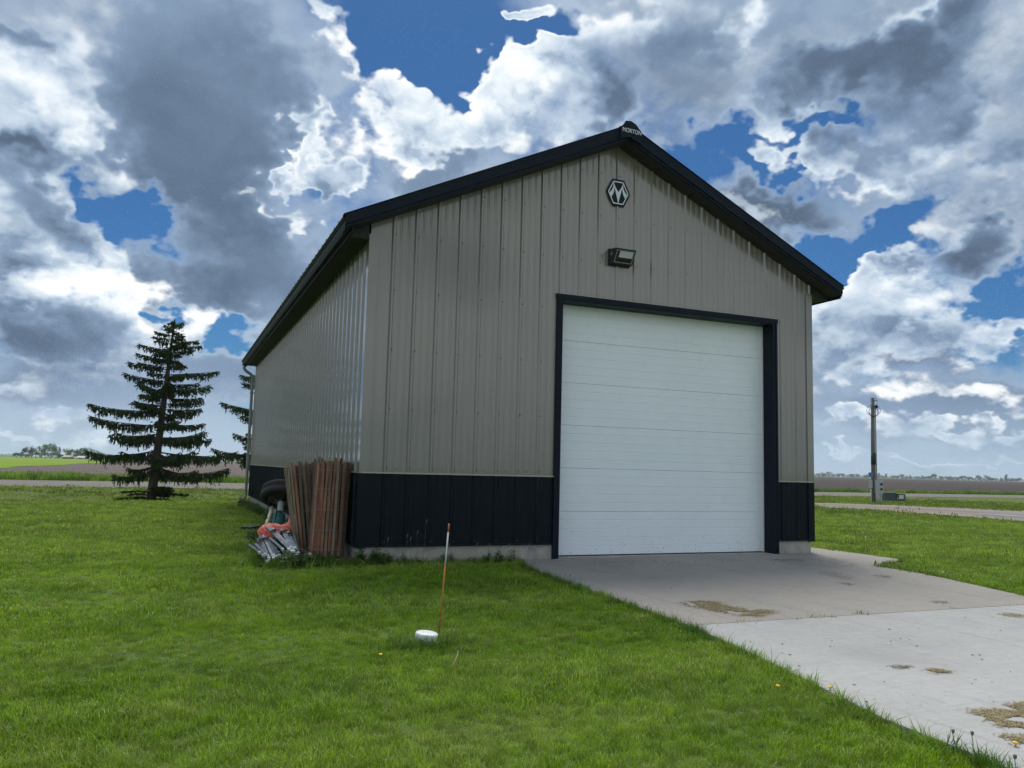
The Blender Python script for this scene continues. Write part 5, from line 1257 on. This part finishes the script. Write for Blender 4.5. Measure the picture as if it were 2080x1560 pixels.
# ------------------------------------------------------------------ grass
def blade_material(name, lo, hi, dry, dryamt=0.12, transl=0.35):
    m = bpy.data.materials.new(name); m.use_nodes = True; N = NT(m.node_tree); b = N.n['Principled BSDF']
    c, geo = grass_color(N, lo, hi)
    st = N.noise(N.mapping(geo, rot=(0, 0, -0.35), sc=(0.05, 1.1, 1)), 1.1, 3, 0.5)
    c = N.mix(N.math('MULTIPLY', N.rng(st, 0.45, 0.58), 0.65), c, (0.25, 0.36, 0.05))  # mowing streaks: sheen of leaned grass mixed into the blade colour
    c = N.mix(N.math('MULTIPLY', N.rng(N.noise(geo, 1.3, 4, 0.65), 0.50, 0.68, smooth=True), 0.45), c, (0.25, 0.30, 0.07))
    c = N.mix(N.math('MULTIPLY', N.rng(N.noise(geo, 0.8, 3, 0.6), 0.56, 0.40, smooth=True), 0.35), c, (0.055, 0.135, 0.012))
    oi = N.node('ShaderNodeObjectInfo').outputs['Random']
    c = N.mix(N.math('MULTIPLY', N.rng(oi, 0.72, 1.0), dryamt * 4), c, dry)
    hsv = N.node('ShaderNodeHueSaturation'); N.put(hsv.inputs['Color'], c); N.put(hsv.inputs['Value'], N.rng(N.math('FRACT', N.math('MULTIPLY', oi, 37.0)), 0, 1, 0.55, 1.45)); c = hsv.outputs[0]
    N.put(b.inputs['Base Color'], c); b.inputs['Roughness'].default_value = 0.5; b.inputs['Specular IOR Level'].default_value = 0.35
    out = N.n['Material Output']; tr = N.node('ShaderNodeBsdfTranslucent'); mx = N.node('ShaderNodeMixShader')
    N.put(tr.inputs[0], N.mix(1.0, c, (1.25, 1.35, 0.6), 'MULTIPLY')); mx.inputs[0].default_value = transl
    N.l.new(b.outputs[0], mx.inputs[1]); N.l.new(tr.outputs[0], mx.inputs[2]); N.l.new(mx.outputs[0], out.inputs[0])
    return m
M['blade'] = blade_material('grass_blades', (0.118, 0.230, 0.004), (0.200, 0.320, 0.008), (0.38, 0.36, 0.15))
M['blade_far'] = blade_material('far_grass_blades', (0.170, 0.250, 0.025), (0.245, 0.335, 0.055), (0.36, 0.36, 0.16))  # paler copy: grazing-view sheen of distant grass is put into the colour
M['blade_rough'] = blade_material('rough_grass_blades', (0.085, 0.120, 0.010), (0.130, 0.160, 0.022), (0.26, 0.24, 0.09))
M['blade_dark'] = blade_material('lush_grass_blades', (0.050, 0.125, 0.012), (0.090, 0.185, 0.022), (0.26, 0.27, 0.10), 0.04)
def tuft(seed, n, h, spread_, w_, mat, lean=0.6):
    rr = random.Random(seed); V, Fc = [], []
    for k in range(n):
        a = rr.uniform(0, 6.28); r_ = spread_ * math.sqrt(rr.random()); x, y = r_ * math.cos(a), r_ * math.sin(a)
        hh_ = h * rr.uniform(.45, 1.15); d = rr.uniform(0, 6.28); L_ = hh_ * rr.uniform(.1, lean); dx, dy = math.cos(d), math.sin(d); wx, wy = -dy * w_ * .5, dx * w_ * .5
        q = len(V)
        V += [(x - wx, y - wy, -.01), (x + wx, y + wy, -.01), (x + wx * .8 + dx * L_ * .35, y + wy * .8 + dy * L_ * .35, hh_ * .6), (x - wx * .8 + dx * L_ * .35, y - wy * .8 + dy * L_ * .35, hh_ * .6), (x + dx * L_, y + dy * L_, hh_)]
        Fc += [(q, q + 1, q + 2, q + 3), (q + 3, q + 2, q + 4)]
    me = bpy.data.meshes.new('tuft'); me.from_pydata(V, [], Fc); me.materials.append(mat)
    return me
def scatter(name, pts, rots, scales, tufts, label, cat='grass'):
    """one object of instanced tufts at given points"""
    me = bpy.data.meshes.new(name); me.from_pydata([tuple(p) for p in pts], [], [])
    ra = me.attributes.new('rot', 'FLOAT_VECTOR', 'POINT'); ra.data.foreach_set('vector', np.asarray(rots, dtype=np.float32).ravel())
    sa = me.attributes.new('scl', 'FLOAT', 'POINT'); sa.data.foreach_set('value', np.asarray(scales, dtype=np.float32))
    ia = me.attributes.new('idx', 'INT', 'POINT'); ia.data.foreach_set('value', np.asarray(np.random.default_rng(len(pts)).integers(0, len(tufts), len(pts)), dtype=np.int32))
    o = tag(link(name, me), label, cat, kind='stuff')
    ng = bpy.data.node_groups.new(name + '_nodes', 'GeometryNodeTree')
    ng.interface.new_socket('Geometry', in_out='INPUT', socket_type='NodeSocketGeometry'); ng.interface.new_socket('Geometry', in_out='OUTPUT', socket_type='NodeSocketGeometry')
    gi = ng.nodes.new('NodeGroupInput'); go = ng.nodes.new('NodeGroupOutput'); ip = ng.nodes.new('GeometryNodeInstanceOnPoints')
    gt = ng.nodes.new('GeometryNodeGeometryToInstance')
    for t in reversed(tufts):
        ob = bpy.data.objects.new(name + '_tuft', t)      # source only, never linked to the scene
        oi = ng.nodes.new('GeometryNodeObjectInfo'); oi.inputs['Object'].default_value = ob; oi.inputs['As Instance'].default_value = True
        ng.links.new(oi.outputs['Geometry'], gt.inputs[0])
    def attr(nm, typ):
        n = ng.nodes.new('GeometryNodeInputNamedAttribute'); n.data_type = typ; n.inputs['Name'].default_value = nm; return n.outputs['Attribute']
    ng.links.new(gi.outputs[0], ip.inputs['Points']); ng.links.new(gt.outputs[0], ip.inputs['Instance']); ip.inputs['Pick Instance'].default_value = True
    ng.links.new(attr('idx', 'INT'), ip.inputs['Instance Index'])
    er = ng.nodes.new('FunctionNodeEulerToRotation'); ng.links.new(attr('rot', 'FLOAT_VECTOR'), er.inputs[0]); ng.links.new(er.outputs[0], ip.inputs['Rotation'])
    ng.links.new(attr('scl', 'FLOAT'), ip.inputs['Scale']); ng.links.new(ip.outputs[0], go.inputs[0])
    md = o.modifiers.new('scatter', 'NODES'); md.node_group = ng
    return o
def in_view(x, y, margin=0.10):
    dx, dy = x - CAM.x, y - CAM.y; f = dx * sy_ + dy * cy_; r = dx * cy_ - dy * sy_
    return f > 0.6 and abs(r) < f * (0.64 + margin) + 0.8
rg = np.random.default_rng(3)
def lawn_zone(name, dmin, dmax, dens, tufts, sc, label, keep=lambda x, y, d: True, tilt=0.15):
    pts, rots, scs = [], [], []
    n = int((2 * dmax) ** 2 * dens); X = rg.uniform(CAM.x - dmax, CAM.x + dmax, n); Y = rg.uniform(CAM.y - 1, CAM.y + dmax, n)
    n = int(dens * 2 * dmax * (dmax + 1)); X = X[:n]; Y = Y[:n]
    D_ = np.hypot(X - CAM.x, Y - CAM.y); f = (X - CAM.x) * sy_ + (Y - CAM.y) * cy_; r = (X - CAM.x) * cy_ - (Y - CAM.y) * sy_
    ok = (D_ >= dmin) & (D_ < dmax) & (f > .3) & (np.abs(r) < f * 0.74 + 2.2)
    for x, y, d in zip(X[ok], Y[ok], D_[ok]):
        if on_hard(x, y) or (d > 20 and on_drive(x, y)) or y > ROADY(x) - .2 or not keep(x, y, d): continue
        hv = 0.85 + 0.45 * mnoise.noise(Vector((x * .8, y * .8, 0))) + 0.25 * mnoise.noise(Vector((x * 3.1, y * 3.1, 5)))
        pts.append((x, y, gz(x, y))); rots.append((rg.normal(0, tilt), rg.normal(0, tilt), rg.uniform(0, 6.28))); scs.append(sc * max(.5, hv) * rg.uniform(.8, 1.2))
    return scatter(name, pts, rots, scs, tufts, label)
near_t = [tuft(k, 26, 0.045, 0.055, 0.0034, M['blade'], 1.1) for k in range(6)]
mid_t = [tuft(20 + k, 26, 0.046, 0.085, 0.0060, M['blade'], 1.1) for k in range(5)]
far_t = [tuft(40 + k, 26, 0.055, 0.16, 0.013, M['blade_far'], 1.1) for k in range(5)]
rough_t = [tuft(140 + k, 26, 0.050, 0.30, 0.020, M['blade_rough'], 1.1) for k in range(4)]
lawn_zone('lawn_grass', 2.0, 7.2, 620, near_t, 1.0, 'short mown grass of the near lawn')
lawn_zone('lawn_grass', 7.0, 15.5, 260, mid_t, 1.05, 'short mown grass of the lawn before the shed')
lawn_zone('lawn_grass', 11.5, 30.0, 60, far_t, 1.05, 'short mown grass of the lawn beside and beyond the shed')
lawn_zone('verge_grass', 28.0, 56, 12, rough_t, 1.3, 'rougher grass of the lawn and swale running to the road')
# unmown fringe along slabs, foundation and riser cap
fr_t = [tuft(60 + k, 16, 0.10, 0.035, 0.005, M['blade_dark'], 1.2) for k in range(5)]
pts, rots, scs = [], [], []
def fringe(a, b, dens, w_, s0, s1, out=None):
    a, b = Vector(a), Vector(b); L_ = (b - a).length; n = Vector((-(b - a).y, (b - a).x)).normalized()
    for k in range(int(L_ * dens)):
        t = rnd.random(); p = a + (b - a) * t + n * rnd.gauss(0, w_)
        if on_hard(p.x, p.y): continue
        pts.append((p.x, p.y, gz(p.x, p.y))); rots.append((rnd.gauss(0, .3), rnd.gauss(0, .3), rnd.uniform(0, 6.28))); scs.append(rnd.uniform(s0, s1))
edge = APRON_L[1:6]
for a, b in zip(edge, edge[1:]): fringe(a, b, 95, 0.05, .45, .95)
edge = LOWER_L[0:7]
for a, b in zip(edge, edge[1:]): fringe(a, b, 120, 0.06, .45, 1.0)
edge = APRON_R[2:12]
for a, b in zip(edge, edge[1:]): fringe(a, b, 70, 0.05, .45, .95)
fringe(LOWER_R[5], LOWER_R[4], 80, .05, .5, 1.0); fringe(LOWER_R[4], LOWER_R[3], 80, .05, .5, 1.0)
fringe((0.0, -0.04), (2.2, -0.06), 110, 0.06, .35, 1.15); fringe((-0.05, 1.6), (-0.07, 15.2), 40, .10, .6, 1.7)
fringe((-1.1, -0.02), (0.1, 0.0), 110, .09, .6, 1.6); fringe((-1.15, .0), (-1.0, 2.6), 60, .12, .5, 1.4)
for k in range(130):
    a = rnd.uniform(0, 6.28); r_ = 0.095 + abs(rnd.gauss(0, .09)); pts.append((cp.x + r_ * math.cos(a) * 1.5, cp.y + r_ * math.sin(a), -.03)); rots.append((rnd.gauss(0, .35), rnd.gauss(0, .35), rnd.uniform(0, 6.28))); scs.append(rnd.uniform(.5, 1.05))
scatter('grass_fringe', pts, rots, scs, fr_t, 'longer dark grass along the slabs, foundation and riser cap')
# tall verge beyond the road
vt = [tuft(80 + k, 40, 0.42, 0.45, 0.035, M['blade_dark'], .6) for k in range(4)]
pts, rots, scs = [], [], []
for k in range(5200):
    x = rnd.uniform(-30, 130); y = ROADY(x) + 10.9 + rnd.random() ** 1.1 * (2.2 + 2.5 * mnoise.noise(Vector((x * .1, 0, 0))) + 2.0)
    if not in_view(x, y): continue
    pts.append((x, y, gz(x, y))); rots.append((0, 0, rnd.uniform(0, 6.28))); scs.append(rnd.uniform(.5, 1.15) * (1 + .3 * mnoise.noise(Vector((x * .3, y * .3, 0)))))
scatter('roadside_verge', pts, rots, scs, vt, 'tall unmown grass verge between the road and the fields')

# broad-leaved weeds at the wall and by the post pile
M['weed'] = foliage_material('weed_leaves', (0.040, 0.085, 0.016), (0.085, 0.150, 0.035), 0.3, rough=.5, sc=3)
M['petal'] = material('white_petals', (0.75, 0.76, 0.70), .6); M['yellow'] = material('dandelion_yellow', (0.75, 0.48, 0.02), .7); M['fluff'] = material('seed_head', (0.15, 0.15, 0.10), .9); M['stem'] = material('weed_stem', (0.10, 0.12, 0.05), .7)
def weed_mesh(seed, h, n, leaf):
    rr = random.Random(seed); V, Fc = [], []
    for s_ in range(rr.choice((3, 4, 5))):
        a = rr.uniform(0, 6.28); ln = rr.uniform(.05, .35); top = Vector((math.cos(a) * ln * h, math.sin(a) * ln * h, h * rr.uniform(.6, 1.1)))
        b = len(V); V += [Vector((-.002, 0, -.02)), Vector((.002, 0, -.02)), top + Vector((.001, 0, 0)), top - Vector((.001, 0, 0))]; Fc.append((b, b + 1, b + 2, b + 3))
        for k in range(n):
            t = rr.uniform(.1, 1); p = top * t; d = Vector((rr.gauss(0, 1), rr.gauss(0, 1), rr.uniform(-.2, .6))).normalized(); s2 = d.cross(Vector((0, 0, 1))).normalized(); L_ = leaf * rr.uniform(.6, 1.2) * (1.2 - .6 * t)
            b = len(V); V += [p, p + d * L_ * .45 + s2 * L_ * .26, p + d * L_ + Vector((0, 0, -L_ * .2)), p + d * L_ * .45 - s2 * L_ * .26]; Fc.append((b, b + 1, b + 2, b + 3))
    me = bpy.data.meshes.new('weed'); me.from_pydata([tuple(v) for v in V], [], Fc); me.materials.append(M['weed']); return me
wt = [weed_mesh(k, 0.16, 12, 0.055) for k in range(6)]
pts, rots, scs = [], [], []
def weeds(fn, n, s0, s1):
    for k in range(n):
        x, y = fn(); 
        if on_hard(x, y): continue
        pts.append((x, y, gz(x, y))); rots.append((rnd.gauss(0, .15), rnd.gauss(0, .15), rnd.uniform(0, 6.28))); scs.append(rnd.uniform(s0, s1))
weeds(lambda: (rnd.uniform(-1.05, -.55) + rnd.random() * .3, rnd.gauss(.02, .10)), 60, .6, 1.25)
weeds(lambda: (rnd.uniform(-.05, 2.1), -0.04 - abs(rnd.gauss(0, .05))), 34, .35, 1.2)
weeds(lambda: (-.12 - abs(rnd.gauss(0, .12)), rnd.uniform(1.8, 15)), 110, .6, 1.7)
weeds(lambda: (rnd.gauss(-.85, .15), rnd.uniform(1.6, 4.5)), 60, .6, 1.5)
weeds(lambda: (rnd.uniform(-.1, .3), rnd.gauss(-.06, .04)), 22, .8, 1.5)
scatter('wall_weeds', pts, rots, scs, wt, 'leafy weeds growing along the foundation and round the post pile', 'weeds')
# tall thin seed stalks before the foundation
for k, (px, h) in enumerate(((857, .52), (832, .30), (846, .38), (790, .30), (915, .22), (960, .22), (987, .20), (1070, .20), (820, .34), (1030, .2))):
    p = at(px, 1140, 1, -0.07); r_ = empty('grass_stalk', (p.x, p.y, -.03)); tag(r_, {0: 'tallest seed stalk before the dark wainscot, left of the marker stake', 7: 'lone seed stalk near the door trim', 3: 'leftmost seed stalk, close to the fence roll'}.get(k, 'thin seed stalk standing against the dark wainscot left of the door'), 'grass stalk', 'seed stalks at the foundation')
    g = MB(); b = Vector((rnd.uniform(-.05, .05), rnd.uniform(-.03, .0), h)); g.tube([(0, 0, 0), b * .5 + Vector((.01, 0, 0)), b], [.0022, .0018, .0012], 4); g.build('stem', M['stem'], r_)
    g = MB(); g.tube([b, b + Vector((.008, 0, .035)), b + Vector((.014, 0, .06))], [.003, .006, .001], 6); g.build('seed_head', M['fluff'], r_)
# white flowers by the posts
FL = [(556, 1128), (566, 1121), (574, 1134), (580, 1127), (547, 1136), (588, 1131), (597, 1127), (561, 1112), (571, 1141), (604, 1138), (584, 1141)]
for px, py in FL:
    p = at(px, py, 1, rnd.uniform(-.22, -.06)); z = max(.05, p.z); r_ = empty('white_flower', (p.x, p.y, -.03)); tag(r_, 'small white wildflower in the weeds before the steel posts', 'flower', 'white flowers by the post pile')
    g = MB(); g.tube([(0, 0, 0), (0.004, 0, z + .03)], .0018, 4); g.build('stem', M['stem'], r_)
    g = MB()
    for q in range(4):
        a = 1.57 * q + rnd.random(); g.add([(0.004, 0, z + .03), (.004 + .011 * math.cos(a - .4), .011 * math.sin(a - .4), z + .034), (.004 + .015 * math.cos(a), .015 * math.sin(a), z + .033), (.004 + .011 * math.cos(a + .4), .011 * math.sin(a + .4), z + .034)], [(0, 1, 2, 3)])
    g.build('petals', M['petal'], r_)
# dandelions
def flower(px, py, yel, h, label, grp):
    p = at(px, py, 2, h - .03); r_ = empty('dandelion', (p.x, p.y, gz(p.x, p.y))); tag(r_, label, 'dandelion', grp)
    g = MB(); g.tube([(0, 0, 0), (.004, 0, h * .6), (0, .003, h)], .0018, 5); g.build('stem', M['stem'], r_)
    g = MB(); g.lathe([(0.0, h + .010), (.010, h + .008), (.015, h + .002), (.008, h - .003), (0, h - .004)], 10) if yel else g.lathe([(0.0, h + .016), (.008, h + .012), (.006, h), (.003, h - .004), (0, h - .005)], 8)
    g.build('flower_head', M['yellow'] if yel else M['fluff'], r_)
for px, py, lab in ((1580, 1394, 'left yellow dandelion in the lawn near the slab edge'), (1687, 1397, 'right yellow dandelion in the lawn near the slab edge'), (773, 1330, 'yellow dandelion left of the white riser cap'), (2062, 1510, 'yellow dandelion at the bottom right slab edge'), (856, 1287, 'yellow dandelion just behind the white riser cap')):
    flower(px, py, True, .045, lab, 'yellow dandelions')
for px, py, h, lab in ((1936, 1488, .10, 'tall closed seed stalk at the slab edge, middle of the three'), (1975, 1492, .11, 'right closed seed stalk at the slab edge'), (2062, 1540, .12, 'closed seed stalk at the bottom right corner'), (1158, 1170, .08, 'closed dandelion at the slab edge near the door')):
    flower(px, py, False, h, lab, 'closed dandelion heads')
# one dry drooping dandelion stalk below the cap
a, b = at(912, 1362, 2, -.01), at(929, 1326, 2, .06)
r_ = empty('dry_stalk', a); tag(r_, 'dry straw coloured stalk bent over in the lawn below the riser cap', 'stalk')
g = MB(); d = b - a; g.tube([(0, 0, 0), d * .3 + Vector((.02, 0, .02)), d * .8 + Vector((.015, 0, .015)), d], .0024, 6); M['straw'] = material('straw', (.34, .27, .14), .8); g.build('stem', M['straw'], r_)
g = MB(); g.tube([d, d + Vector((.006, 0, .012))], [.010, .003], 8); g.build('seed_head', M['straw'], r_)
# white dandelion clocks far out on the lawn
for px, py in ((18, 1018), (24, 1015), (37, 1016), (42, 1016), (39, 1013), (134, 1011), (129, 997), (152, 1013), (10, 1020), (410, 1012), (425, 1011), (385, 1013), (1745, 1064), (1752, 1079), (1758, 1089), (1915, 1158), (210, 1012), (235, 1010)):
    zz = -0.05 if px > 1000 else -0.22
    p = at(px, py, 2, zz + .1); r_ = empty('dandelion_clock', (p.x, p.y, gz(p.x, p.y))); tag(r_, 'white dandelion clock on the lawn right of the concrete strip' if px == 1915 else 'white dandelion clock in the lawn right of the shed' if px > 1000 else 'white dandelion clock by the left edge of the far lawn' if px < 60 else 'white dandelion clock between the spruce and the shed' if px > 300 else 'white dandelion clock left of the spruce', 'dandelion', 'white dandelion clocks')
    r_.scale = (.62, .62, .62) if px > 1000 else (1, 1, 1)
    g = MB(); g.tube([(0, 0, 0), (0, 0, .09)], .003, 4); g.build('stem', M['stem'], r_); g = MB(); g.lathe([(0, .065), (.018, .072), (.026, .09), (.018, .108), (0, .115)], 8); g.build('seed_head', M['petal'], r_)

# ------------------------------------------------------------------ the air: far things fade to pale blue
hm = bpy.data.materials.new('haze_air'); hm.use_nodes = True; N = NT(hm.node_tree); N.n.remove(N.n['Principled BSDF'])
pv = N.node('ShaderNodeVolumePrincipled'); pv.inputs['Color'].default_value = (0.78, 0.88, 1.0, 1); pv.inputs['Density'].default_value = 0.00024; pv.inputs['Anisotropy'].default_value = 0.0
N.l.new(pv.outputs[0], N.n['Material Output'].inputs['Volume'])
g = MB(); g.box((-2600, -2600, -1.9), (2600, 2600, 9.2)); hz_ = g.build('haze', hm); tag(hz_, kind='stuff')
